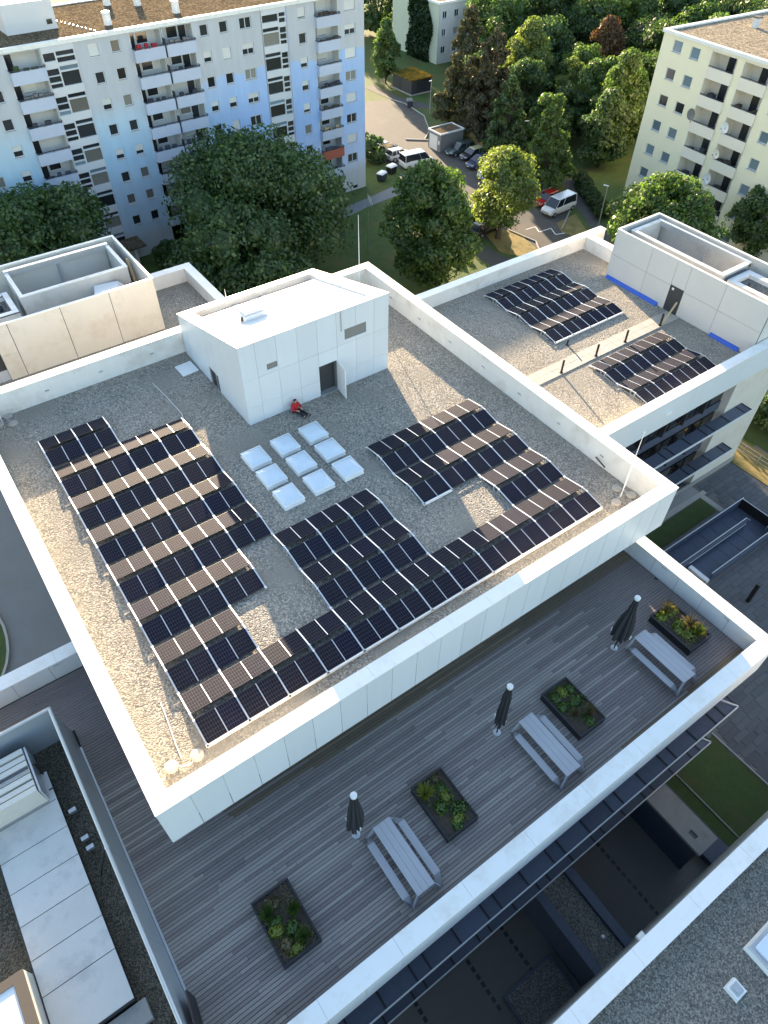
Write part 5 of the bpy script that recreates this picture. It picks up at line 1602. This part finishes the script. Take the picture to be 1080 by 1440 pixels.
for x, k, l, mt, rad in ((6.95, 2, 'dark grey satellite dish on the third balcony down, left column', 'garage', .55), (11.75, 2, 'white satellite dish on the third balcony down, right column', 'whitelac', .52), (11.75, 3, 'cream satellite dish on the fourth balcony down, right column', 'yellowwhite', .48), (11.7, 4, 'large white satellite dish on the fifth balcony down, right column', 'whitelac', .55)):
    zf = 3.42 - G - pit * k - 2.35 + 1.55
    c_, s_ = math.cos(R(-94.22)), math.sin(R(-94.22))
    t = thing('satellite_dish', l, 'satellite dish', (78.58 + c_ * x + s_ * .3, 43.84 + s_ * x - c_ * .3, zf + G), R(-94.22), 'satellite dishes on the yellow block')
    d = MB()
    nr = 18
    for i in range(nr):
        an = 2 * PI * i / nr
        d.v.append((rad * math.cos(an), -.02, rad * 1.1 * math.sin(an)))
    for i in range(nr):
        an = 2 * PI * i / nr
        d.v.append((rad * .5 * math.cos(an), .10, rad * .55 * math.sin(an)))
    d.v.append((0, .14, 0))
    for i in range(nr):
        j = (i + 1) % nr
        d.f.append((i, j, nr + j, nr + i))
        d.f.append((nr + i, nr + j, 2 * nr))
    obj('reflector', d, mt, t, smooth=True)
    obj('feed_arm', MB().bar((0, -.0, -rad), (0, -.55, 0), .03).box(-.05, .05, -.6, -.5, -.05, .05), 'garage', t)
    obj('mast', MB().bar((0, .1, 0), (0, .3, -1.0), .05), 'garage', t)
ib = thing('apartment_building', 'distant pale block with a dark ivy column on its end wall', 'building', (93, 102, G))
HI = 9.4
obj('gable_wall', MB().box(93, 93.3, 102, 116, G, G + HI), 'greenwhite', ib, world=True)
hol = [(x, x + 1.0, z, z + 1.1) for x in (93.9, 96.6, 99.4, 104, 107, 110, 113) for z in (G + 1.6, G + 4.3, G + 7.0)]
obj('facade', MB().wall(93.3, 118, G, G + HI, hol, 102, .2), 'loggia', ib, world=True)
for h_ in hol:
    window(ib, h_[0] - 93, h_[1] - 93, h_[2] - G, h_[3] - G, 0, rs.choice(['glass', 'glass_blue', 'curtain']), 2)
obj('room_dark', MB().box(93.4, 118, 102.3, 102.4, G, G + HI - .2), 'dark_joint', ib, world=True)
obj('roof', MB().box(93.2, 118, 102.2, 116, G + HI - .1, G + HI + .05), 'gravel_far', ib, world=True)
obj('roof_edge', MB().box(92.8, 118.2, 101.8, 102.2, G + HI - .2, G + HI + .15), 'white', ib, world=True)
obj('roof_edge', MB().box(92.8, 93.2, 102.2, 116.2, G + HI - .2, G + HI + .15), 'white', ib, world=True)

# ---------------------------------------------------------------- sheds, bins, lamps, flag
kd = thing('bin_shed', 'dark boarded shed with mossy orange green roof by the footpath', 'shed', (81, 93.4, G))
for q in ((78.85, 78.95, 90.8, 96.2), (78.95, 83.0, 90.8, 90.9), (82.9, 83.0, 90.9, 96.1), (78.95, 83.0, 96.1, 96.2)):
    lng = q[3] - q[2] if q[3] - q[2] > q[1] - q[0] else q[1] - q[0]
    nb = int(lng / .9)
    for i in range(nb):
        if q[3] - q[2] > q[1] - q[0]:
            a = q[2] + (q[3] - q[2]) * i / nb
            b = q[2] + (q[3] - q[2]) * (i + 1) / nb
            obj('wall_board', MB().box(q[0], q[1], a + .02, b - .02, G, G + 2.25), 'shed', kd, world=True)
        else:
            a = q[0] + (q[1] - q[0]) * i / nb
            b = q[0] + (q[1] - q[0]) * (i + 1) / nb
            obj('wall_board', MB().box(a + .02, b - .02, q[2], q[3], G, G + 2.25), 'shed', kd, world=True)
obj('roof', MB().box(78.6, 83.2, 90.5, 96.4, G + 2.25, G + 2.42), 'mossroof', kd, world=True)
obj('base', MB().box(78.7, 83.1, 90.6, 96.3, G, G + .14), 'kerb', kd, world=True)
ga = thing('garage', 'small grey flat roofed garage with white roof edge beside parked cars', 'garage', (69.6, 70, G))
obj('wall', MB().box(67.6, 71.8, 68.8, 71.6, G, G + 2.4), 'garage', ga, world=True)
obj('roof_gravel', MB().box(67.7, 71.7, 68.9, 71.5, G + 2.4, G + 2.45), 'gravel_brown', ga, world=True)
for q in ((67.5, 71.9, 68.7, 68.85), (67.5, 71.9, 71.55, 71.7), (67.5, 67.65, 68.85, 71.55), (71.75, 71.9, 68.85, 71.55)):
    obj('roof_edge', MB().box(*q, G + 2.35, G + 2.55), 'whitelac', ga, world=True)
obj('meter_box', MB().box(67.54, 67.6, 69, 69.3, G + 1.0, G + 1.5), 'whitelac', ga, world=True)
obj('garage_door', MB().box(67.56, 67.6, 69.5, 71.3, G + .05, G + 2.0), 'shutter', ga, world=True)
def lamp(x, y, h, rz, label):
    t = thing('street_lamp', label, 'street lamp', (x, y, G), rz, 'street lamps')
    obj('pole', MB().tube([(0, 0, 0), (0, 0, h)], [.07, .045], 8), 'galv', t)
    obj('lamp_head', MB().hexa([(-.12, -.06, h - .02), (.55, -.10, h + .02), (.55, .10, h + .02), (-.12, .06, h - .02), (-.12, -.06, h + .06), (.5, -.08, h + .12), (.5, .08, h + .12), (-.12, .06, h + .06)]), 'whitelac', t)
lamp(76.2, 82.3, 4.7, R(200), 'grey street lamp beside the shed path at the far end of the road')
lamp(77.0, 61.2, 4.6, R(160), 'slim street lamp between the two pointed trees')
lamp(68.4, 38.8, 5.4, R(120), 'tall street lamp with white head by the garden path')
def bin_(x, y, rz, mt, lid, label):
    t = thing('waste_bin', label, 'bin', (x, y, G), rz, 'waste containers')
    obj('tub', MB().hexa([(-.5, -.4, .1), (.5, -.4, .1), (.5, .4, .1), (-.5, .4, .1), (-.62, -.5, 1.0), (.62, -.5, 1.0), (.62, .5, 1.0), (-.62, .5, 1.0)]), mt, t)
    obj('lid', MB().hexa([(-.64, -.52, 1.0), (.64, -.52, 1.0), (.64, .52, 1.0), (-.64, .52, 1.0), (-.58, -.3, 1.18), (.58, -.3, 1.18), (.58, .4, 1.18), (-.58, .4, 1.18)]), lid, t)
    obj('wheel', MB().tube([(-.4, -.4, .07), (-.4, -.34, .07)], .07, 8), 'tyre', t)
bin_(57.5, 66.8, .2, 'black', 'whitelac', 'dark waste container with pale lid beside the white van')
bin_(55.0, 65.6, .4, 'darkrail', 'whitelac', 'waste container with white lid nearest the blue block')
bin_(75.4, 86.6, 1.0, 'darkrail', 'garage', 'grey litter bin at the path fork near the shed')
fl = thing('flag', 'small white flag on a thin pole beyond the back right parapet', 'flag', (42.5, 50.6, G))
obj('pole', MB().tube([(0, 0, 0), (0, 0, 6.6)], [.05, .03], 8), 'galv', fl)
fm = MB()
for i in range(6):
    for j in range(4):
        fm.v.append((.04 + .10 * i + .05 * j, .10 * math.sin(i * 1.3), 6.5 - .28 * j - .12 * i))
for i in range(5):
    for j in range(3):
        p = i * 4 + j
        fm.f.append((p, p + 4, p + 5, p + 1))
obj('cloth', fm, 'whitelac', fl, smooth=True)

# ---------------------------------------------------------------- cars
def loft(secs):
    m = MB()
    n = len(secs[0])
    for s in secs:
        m.v += [tuple(p) for p in s]
    for i in range(len(secs) - 1):
        for k in range(n):
            j = (k + 1) % n
            m.f.append((i * n + k, i * n + j, (i + 1) * n + j, (i + 1) * n + k))
    m.f.append(tuple(reversed(range(n))))
    m.f.append(tuple((len(secs) - 1) * n + k for k in range(n)))
    return m
PAINT = {}
def paint(c, key):
    if key not in PAINT:
        M['paint_' + key] = pbr('paint_' + key, c, .3, metal=.1, coat=.8)
        PAINT[key] = 1
    return 'paint_' + key
def car(x, y, rz, pk, label, kind='hatch', roof=None):
    """nose towards local +x"""
    L_, Wd, Hh = {'hatch': (4.1, .87, 1.46), 'van': (5.0, .95, 1.95), 'wagon': (4.5, .88, 1.48)}[kind]
    t = thing('parked_van' if kind == 'van' else 'parked_car', label, 'van' if kind == 'van' else 'car', (x, y, G + .02), rz, 'vehicles parked beside the road')
    h = L_ / 2
    if kind == 'van':
        prof = [(-h, .45, 1.02, .9), (-h + .12, .28, 1.08, .97), (-1.4, .22, 1.1, 1), (1.1, .22, 1.08, 1), (1.75, .24, 1.02, .98), (h - .25, .28, .86, .93), (h, .42, .70, .80)]
        cab = [(-h + .06, -h + .16), (1.72, .95)]
    else:
        prof = [(-h, .45, .82, .82), (-h + .15, .28, .92, .93), (-1.0, .2, .95, 1), (.7, .2, .93, 1), (1.2, .22, .86, .98), (h - .3, .26, .72, .9), (h, .42, .58, .74)]
        cab = [(-h + .15, -h + .55), (1.05, .25)] if kind == 'hatch' else [(-h + .1, -h + .4), (1.1, .3)]
    secs = []
    for px, z0, z1, s in prof:
        w_ = Wd * s
        secs.append([(px, -w_ * .93, z0), (px, -w_, (z0 + z1) / 2), (px, -w_ * .9, z1), (px, w_ * .9, z1), (px, w_, (z0 + z1) / 2), (px, w_ * .93, z0)])
    body = loft(secs).mesh('body', paint(*pk))
    bevel(body, .035, 2)
    body.shade_smooth()
    obj('body', body, None, t)
    zb = 1.04 if kind == 'van' else .90
    (a0, a1), (b0, b1) = cab
    wb, wt = Wd * .9, Wd * (.80 if kind == 'van' else .68)
    gl = MB().hexa([(a0, -wb, zb), (b0, -wb, zb), (b0, wb, zb), (a0, wb, zb), (a1, -wt, Hh - .05), (b1, -wt, Hh - .05), (b1, wt, Hh - .05), (a1, wt, Hh - .05)])
    obj('windows', gl, 'plate', t)
    rf = MB().hexa([(a1 - .03, -wt - .01, Hh - .06), (b1 + .05, -wt - .01, Hh - .06), (b1 + .05, wt + .01, Hh - .06), (a1 - .03, wt + .01, Hh - .06), (a1 + .12, -wt * .9, Hh + .02), (b1 - .12, -wt * .9, Hh + .02), (b1 - .12, wt * .9, Hh + .02), (a1 + .12, wt * .9, Hh + .02)])
    rm_ = rf.mesh('roof', paint(*(roof or pk)))
    bevel(rm_, .03, 2)
    obj('roof', rm_, None, t)
    pm = MB()
    for s in (-1, 1):
        def side(xf, wdt):
            pm.bar((a0 + (b0 - a0) * xf, s * (wb + .004), zb), (a1 + (b1 - a1) * xf, s * (wt + .006), Hh - .04), wdt, .03)
        for xf in (.02, .5 if kind != 'van' else .66, .98) + ((.34,) if kind != 'van' else (.04,)):
            side(xf, .09)
    obj('pillar', pm, paint(*pk), t)
    for s in (-1, 1):
        for wx in (-h + .78, h - .85):
            w_ = obj('wheel', MB().tube([(wx, s * (Wd - .2), .31), (wx, s * (Wd + .01), .31)], .31, 16), 'tyre', t)
            obj('rim', MB().tube([(wx, s * (Wd + .005), .31), (wx, s * (Wd + .03), .31)], .19, 10), 'alu', w_)
        obj('headlight', MB().hexa([(h - .28, s * Wd * .55, .55 if kind != 'van' else .66), (h - .02, s * Wd * .5, .50 if kind != 'van' else .60), (h - .06, s * Wd * .74, .50 if kind != 'van' else .60), (h - .3, s * Wd * .86, .55 if kind != 'van' else .66), (h - .34, s * Wd * .55, .72 if kind != 'van' else .86), (h - .1, s * Wd * .5, .64 if kind != 'van' else .78), (h - .14, s * Wd * .74, .64 if kind != 'van' else .78), (h - .36, s * Wd * .86, .72 if kind != 'van' else .86)]), 'lamp', t)
        obj('tail_light', MB().box(-h + .0, -h + .1, s * Wd * .72 - .1, s * Wd * .72 + .1, .62, .86), 'redlamp', t)
        obj('mirror', MB().box(b0 - .25, b0 - .1, s * (Wd + .02) - .07, s * (Wd + .02) + .07, zb - .02, zb + .12), paint(*pk), t)
    obj('number_plate', MB().box(h - .005, h + .012, -.26, .26, .40, .50), 'whitelac', t)
    obj('grille', MB().box(h - .03, h + .006, -.42, .42, .52, .58), 'black', t)
WHT = ((.70, .70, .69), 'white')
SIL = ((.45, .47, .49), 'silver')
BLU = ((.035, .05, .10), 'blue')
GRN = ((.05, .07, .065), 'green')
GRY = ((.09, .095, .10), 'grey')
RED = ((.45, .02, .015), 'red')
BLK = ((.012, .012, .014), 'black')
YEL = ((.55, .50, .26), 'cream')
PK = R(184)
car(68.2, 45.4, PK, WHT, 'white passenger van with dark side windows at the front of the parking row', 'van')
car(68.6, 47.9, PK, RED, 'red hatchback parked right behind the white van')
car(69.0, 50.4, PK, WHT, 'white car with a dark roof hatch behind the red one', 'wagon')
car(69.8, 67.0, R(178), GRN, 'dark green car nearest the garage', 'wagon')
car(70.2, 64.5, R(178), BLK, 'dark car with a cream coloured roof in the upper row', 'hatch', YEL)
car(69.3, 61.9, R(180), BLU, 'dark blue car in the middle of the upper row', 'wagon')
car(68.2, 58.2, R(184), SIL, 'silver car half hidden behind the bright green tree', 'wagon')
car(59.4, 50.0, R(5), WHT, 'white car under the left edge of the bright green tree')
car(56.8, 46.4, R(8), BLK, 'black car in the shade below the bright green tree', 'wagon')
car(61.2, 73.4, R(0), GRY, 'dark grey car at the top of the left parking row')
car(61.4, 70.3, R(-4), SIL, 'silver car between the dark grey car and the white van')
car(62.0, 67.0, R(-6), WHT, 'white van in the left parking row beside the bins', 'van')

# ---------------------------------------------------------------- trees
def tree(x, y, h, rad, mat, label, seed, shape='round', n=7000, leaf=.42, base=.22, name='tree', group='trees around the car park', trunk=True, zg=G):
    r_ = np.random.default_rng(seed)
    t = thing(name, label, 'tree' if trunk else 'bush', (x, y, zg), 0, group)
    z0, z1 = h * base, h
    # lobes
    lobes = []
    n = int(n * 2.3)
    leaf = leaf * .62
    nl = {'round': 70 if rad > 4 else 44, 'cone': 110, 'oval': 64}[shape]
    for i in range(nl):
        u = r_.random()
        a = i * 2.39996 + r_.random() * .6
        if shape == 'round':
            zz_ = u
            prof = math.sqrt(max(.02, 1 - (2 * zz_ - .9) ** 2 / 1.25)) * .84
        elif shape == 'cone':
            zz_ = u ** 1.25
            prof = (1 - zz_) ** .75 * .86 + .06
        else:
            zz_ = u
            prof = (math.sin(PI * min(1, .12 + zz_ * .93)) ** .7) * (1 - .35 * zz_) * .80
        rr_ = prof * rad * (.55 + .45 * r_.random() ** .5) * (1 + .16 * math.sin(2 * a + seed) + .13 * math.sin(3 * a + 2 * seed + 5 * u))
        s = rad * {'round': .30, 'cone': .22, 'oval': .28}[shape] * (.6 + .8 * r_.random())
        if shape == 'cone':
            s *= (1.1 - .65 * zz_)
        lobes.append((rr_ * math.cos(a), rr_ * math.sin(a), z0 + (z1 - z0 - s * .9) * zz_ + s * .25, s))
    lobes = np.array(lobes)
    wts = lobes[:, 3] ** 2
    idx = r_.choice(nl, n, p=wts / wts.sum())
    d = r_.normal(size=(n, 3))
    d /= np.linalg.norm(d, axis=1)[:, None]
    d[:, 2] = np.where(d[:, 2] < -.35, -d[:, 2], d[:, 2])
    L_ = lobes[idx]
    shell = (.62 + .5 * r_.random(n) ** .8)[:, None]
    P = L_[:, :3] + d * L_[:, 3:4] * shell * np.array([1, 1, .85])
    # orientation: roughly facing outward, jittered
    nn = d + r_.normal(size=(n, 3)) * .55
    nn /= np.linalg.norm(nn, axis=1)[:, None]
    u = np.cross(nn, r_.normal(size=(n, 3)))
    u /= np.linalg.norm(u, axis=1)[:, None]
    v = np.cross(nn, u)
    s = (leaf * (.55 + .8 * r_.random(n)))[:, None]
    if shape == 'cone':
        a_, b_ = u * s * 1.1, v * s * .38
    else:
        a_, b_ = u * s * .75, v * s * .48
    V = np.stack([P - a_, P - b_ + nn * s * .12, P + a_, P + b_ + nn * s * .12], 1).reshape(-1, 3)
    # dark inner body so the crown is not see-through
    cv, cf = [], []
    ico = ICO
    off = len(V)
    for lb in lobes:
        if math.hypot(lb[0], lb[1]) > rad * .74 or lb[2] > z0 + (z1 - z0) * .86:
            continue
        b0_ = off + len(cv)
        for q in ico[0]:
            cv.append((lb[0] + q[0] * lb[3] * .62, lb[1] + q[1] * lb[3] * .62, lb[2] + q[2] * lb[3] * .55))
        cf += [tuple(b0_ + i for i in f) for f in ico[1]]
    me = bpy.data.meshes.new('crown')
    allv = np.concatenate([V, np.array(cv)])
    F4 = np.arange(4 * n).reshape(-1, 4)
    F3 = np.array(cf)
    me.vertices.add(len(allv))
    me.vertices.foreach_set('co', allv.astype(np.float32).ravel())
    me.loops.add(F4.size + F3.size)
    me.loops.foreach_set('vertex_index', np.concatenate([F4.ravel(), F3.ravel()]).astype(np.int32))
    me.polygons.add(len(F4) + len(F3))
    st_ = np.concatenate([np.arange(len(F4)) * 4, len(F4) * 4 + np.arange(len(F3)) * 3]).astype(np.int32)
    me.polygons.foreach_set('loop_start', st_)
    me.update(calc_edges=True)
    me.validate()
    me.materials.append(M[mat])
    obj('crown', me, None, t)
    if trunk:
        tm = MB()
        tr_ = .05 * rad + .08
        hh = z0 + (z1 - z0) * .5
        tm.tube([(0, 0, -.1), (.05, .03, z0 * .6), (.0, .1, hh)], [tr_ * 1.3, tr_, tr_ * .4], 9)
        for lb in lobes[::6]:
            tm.tube([(0, .05, z0 * .8), (lb[0] * .5, lb[1] * .5, z0 * .5 + lb[2] * .5), (lb[0], lb[1], lb[2])], [tr_ * .45, tr_ * .3, tr_ * .1], 6)
        obj('trunk', tm, 'bark', t)
    return t
bm_ = bmesh.new()
bmesh.ops.create_icosphere(bm_, subdivisions=1, radius=1)
ICO = ([tuple(v.co) for v in bm_.verts], [tuple(v.index for v in f.verts) for f in bm_.faces])
bm_.free()
TR = [
 (9.8, 57, 12.6, 6.0, 'leaf_dark', 'big dark tree in front of the blue block, behind the left enclosure', 'round', 9000, .42, .12),
 (30.3, 53, 14.2, 8.6, 'leaf_dark', 'largest dark round tree in front of the blue block', 'round', 17000, .42, .10),
 (23.6, 45.2, 11.6, 6.0, 'leaf_dark', 'dark round tree in front of the largest one, beside the stair house', 'round', 9500, .42, .10),
 (43.8, 41.0, 12.3, 4.5, 'leaf_mid', 'dense egg shaped tree beyond the back right parapet', 'round', 11000, .40, .06),
 (57.0, 44.2, 10.0, 4.1, 'leaf_light', 'bright yellow green open tree at the car park edge', 'round', 5200, .36, .22),
 (71.2, 51.2, 11.5, 3.5, 'leaf_mid', 'pointed tree with pale tip beside the garden path', 'cone', 5200, .36, .10),
 (73.6, 62.0, 10.6, 3.3, 'leaf_dark', 'pointed dark green tree behind the dark blue car', 'cone', 4600, .36, .10),
 (75.2, 73.0, 16.2, 4.2, 'needle', 'tall dull green conifer left of the bright tree', 'cone', 8000, .42, .08),
 (75.4, 67.6, 15.4, 3.9, 'needle_brown', 'tall brownish conifer beside the garage', 'cone', 7000, .42, .08),
 (91.5, 77, 12.2, 4.2, 'leaf_light', 'bright green tree lit by the low sun at the top', 'oval', 5500, .42, .15),
 (91, 67, 9.0, 2.7, 'leaf_light', 'small bright green tree right of the larger bright one', 'round', 3200, .36, .18),
 (104, 72.5, 11.6, 4.3, 'leaf_copper', 'copper brown tree in front of the dark wood', 'oval', 5200, .42, .12),
 (87.2, 54.2, 13.4, 4.3, 'leaf_mid', 'tall tree beside the left edge of the yellow block', 'oval', 7500, .42, .12),
 (82.8, 52.2, 9.8, 3.8, 'leaf_dark', 'lower dark tree at the left corner of the yellow block', 'oval', 6000, .42, .08),
 (90.5, 60.5, 10.6, 3.6, 'leaf_mid', 'mid green tree between the copper tree and the yellow block', 'round', 5000, .42, .12),
 (65.6, 28.7, 10.4, 5.2, 'leaf_mid', 'broad tree in front of the yellow block behind the right enclosure', 'round', 9500, .40, .14),
 (77.6, 23.4, 9.0, 4.0, 'leaf_dark', 'dark tree in front of the yellow block at the right picture edge', 'round', 5000, .40, .12),
 (79.0, 98.5, 9.6, 2.7, 'leaf_mid', 'dark green tree behind the shed at the end of the blue block', 'oval', 4200, .42, .1),
 (84.0, 79, 9.0, 3.6, 'leaf_dark', 'dark tree behind the two tall conifers', 'round', 4200, .42, .1),
 (95.0, 90, 9.0, 3.6, 'leaf_mid', 'mid green tree in front of the ivy block', 'round', 4200, .42, .1),
 (85.5, 70.5, 8.6, 3.7, 'leaf_dark', 'dark tree below the bright tree lit by the low sun', 'round', 4600, .42, .08),
 (80.2, 60.2, 7.6, 3.0, 'leaf_mid', 'low mid green tree behind the slim street lamp', 'round', 4000, .42, .06),
 (97.0, 70.5, 9.4, 3.8, 'leaf_mid', 'tree between the small bright tree and the copper tree', 'round', 4200, .42, .08),
 (86.0, 62.0, 7.4, 3.2, 'leaf_dark', 'low dark tree below the small bright tree', 'round', 3800, .42, .05),
]
for i, (x, y, h, r_, mt, l, shp, n, lf, bs_) in enumerate(TR):
    tree(x, y, h, r_, mt, l, 40 + i, shp, n, lf, bs_)
# the wood beyond: trees one can still tell apart
fr2 = np.random.default_rng(3)
wood = [(68 + 7 * i + fr2.random() * 3, 128 + fr2.random() * 6) for i in (0, 3)] + [(101, 95), (110, 93), (119, 96), (127, 90), (112, 84), (121, 82), (130, 80), (117, 73), (126, 71), (135, 70), (108, 103), (118, 106), (129, 103), (140, 92), (141, 78), (100, 82), (111, 66), (121, 63), (98, 58), (131, 61), (104, 55), (114, 54), (96, 126), (101, 120), (138, 112), (150, 100), (152, 84), (148, 70), (126, 116), (112, 118), (160, 92)]
wood.sort(key=lambda q: (round((q[1] - 54) / 11), q[0]))
cnt = {}
for i, (x, y) in enumerate(wood):
    rw_ = round((y - 54) / 11)
    cnt[rw_] = cnt.get(rw_, -1) + 1
    mt = ['forest', 'forest', 'leaf_dark', 'forest', 'leaf_mid'][i % 5]
    tree(x, y, 10 + 3.5 * fr2.random(), 4.6 + 1.4 * fr2.random(), mt, f"leafy tree in the wood, {ORD[cnt[rw_]]} from the left in the {ORD[rw_]} row back", 200 + i, 'round', 3600, .5, .06, group='trees of the wood beyond')
BU = [(22.2, 60.5, 2.6, 1.8, 'leaf_dark', 'dark bush at the entrance of the blue block'), (25, 58.6, 2.4, 1.9, 'leaf_dark', 'dark bush right of the blue block entrance'), (55.6, 48.6, 2.2, 1.6, 'leaf_dark', 'dark low bush under the bright green tree'), (57.6, 71.2, 3.6, 1.8, 'leaf_dark', 'bush at the right corner of the blue block'), (56.6, 75, 4.0, 2.0, 'leaf_dark', 'taller bush beside the blue block end wall'), (56.4, 79.5, 3.8, 2.0, 'leaf_mid', 'light bush further along the blue block end wall'),
      (53.5, 4.6, 4.2, 2.6, 'leaf_dark', 'dark bush right of the right wing'), (52.6, 8.8, 3.6, 2.4, 'leaf_dark', 'dark bush behind the right wing corner'), (57, 1.5, 4, 2.8, 'leaf_dark', 'bush at the right picture edge beyond the fence'), (73.2, 72.8, 2.2, 1.4, 'leaf_mid', 'small bush behind the garage'), (77.6, 79.4, 1.6, 1.2, 'leaf_light', 'small light bush under the street lamp'),
      (52.0, 50.2, 2.0, 1.5, 'leaf_mid', 'light bush at the foot of the egg shaped tree')]
for i, (x, y, h, r_, mt, l) in enumerate(BU):
    tree(x, y, h, r_, mt, l, 300 + i, 'round', 1800, .32, .02, 'bush', 'bushes', False)
hg = [(73.6, 46.4), (72.9, 45.2), (72.3, 44), (71.6, 42.8), (70.9, 41.6), (74.3, 47.6), (75.1, 48.8), (76, 50)]
for i, (x, y) in enumerate(hg):
    tree(x + .8, y - .4, 1.5, 1.1, 'hedge', f"clipped hedge bush along the garden path, {ORD[i]} planted", 330 + i, 'round', 900, .26, .02, 'bush', 'hedge along the garden path', False)
iv = thing('ivy', 'dark column of ivy climbing the end wall of the pale block', 'ivy', (92.9, 108, G))
n = 7000
a_ = rng.random((n, 3))
wz = 1 - .35 * np.clip((a_[:, 2] - .75) / .25, 0, 1)
P = np.stack([92.95 - .9 * a_[:, 0] ** 2, 107.0 + (a_[:, 1] - .5) * 6.2 * wz + .5 * np.sin(a_[:, 2] * 9), G + a_[:, 2] * 9.6], 1)
im = MB()
uu = rng.normal(size=(n, 3))
vv = rng.normal(size=(n, 3))
for i in range(n):
    u = uu[i] / np.linalg.norm(uu[i]) * .28
    v = vv[i] / np.linalg.norm(vv[i]) * .2
    im.quad(P[i] - u, P[i] - v, P[i] + u, P[i] + v)
obj('foliage', im, 'ivy', iv, world=True)
obj('stem', MB().tube([(92.9, 107.4, G), (92.9, 107.2, G + 6)], [.12, .05], 6), 'bark', iv, world=True)
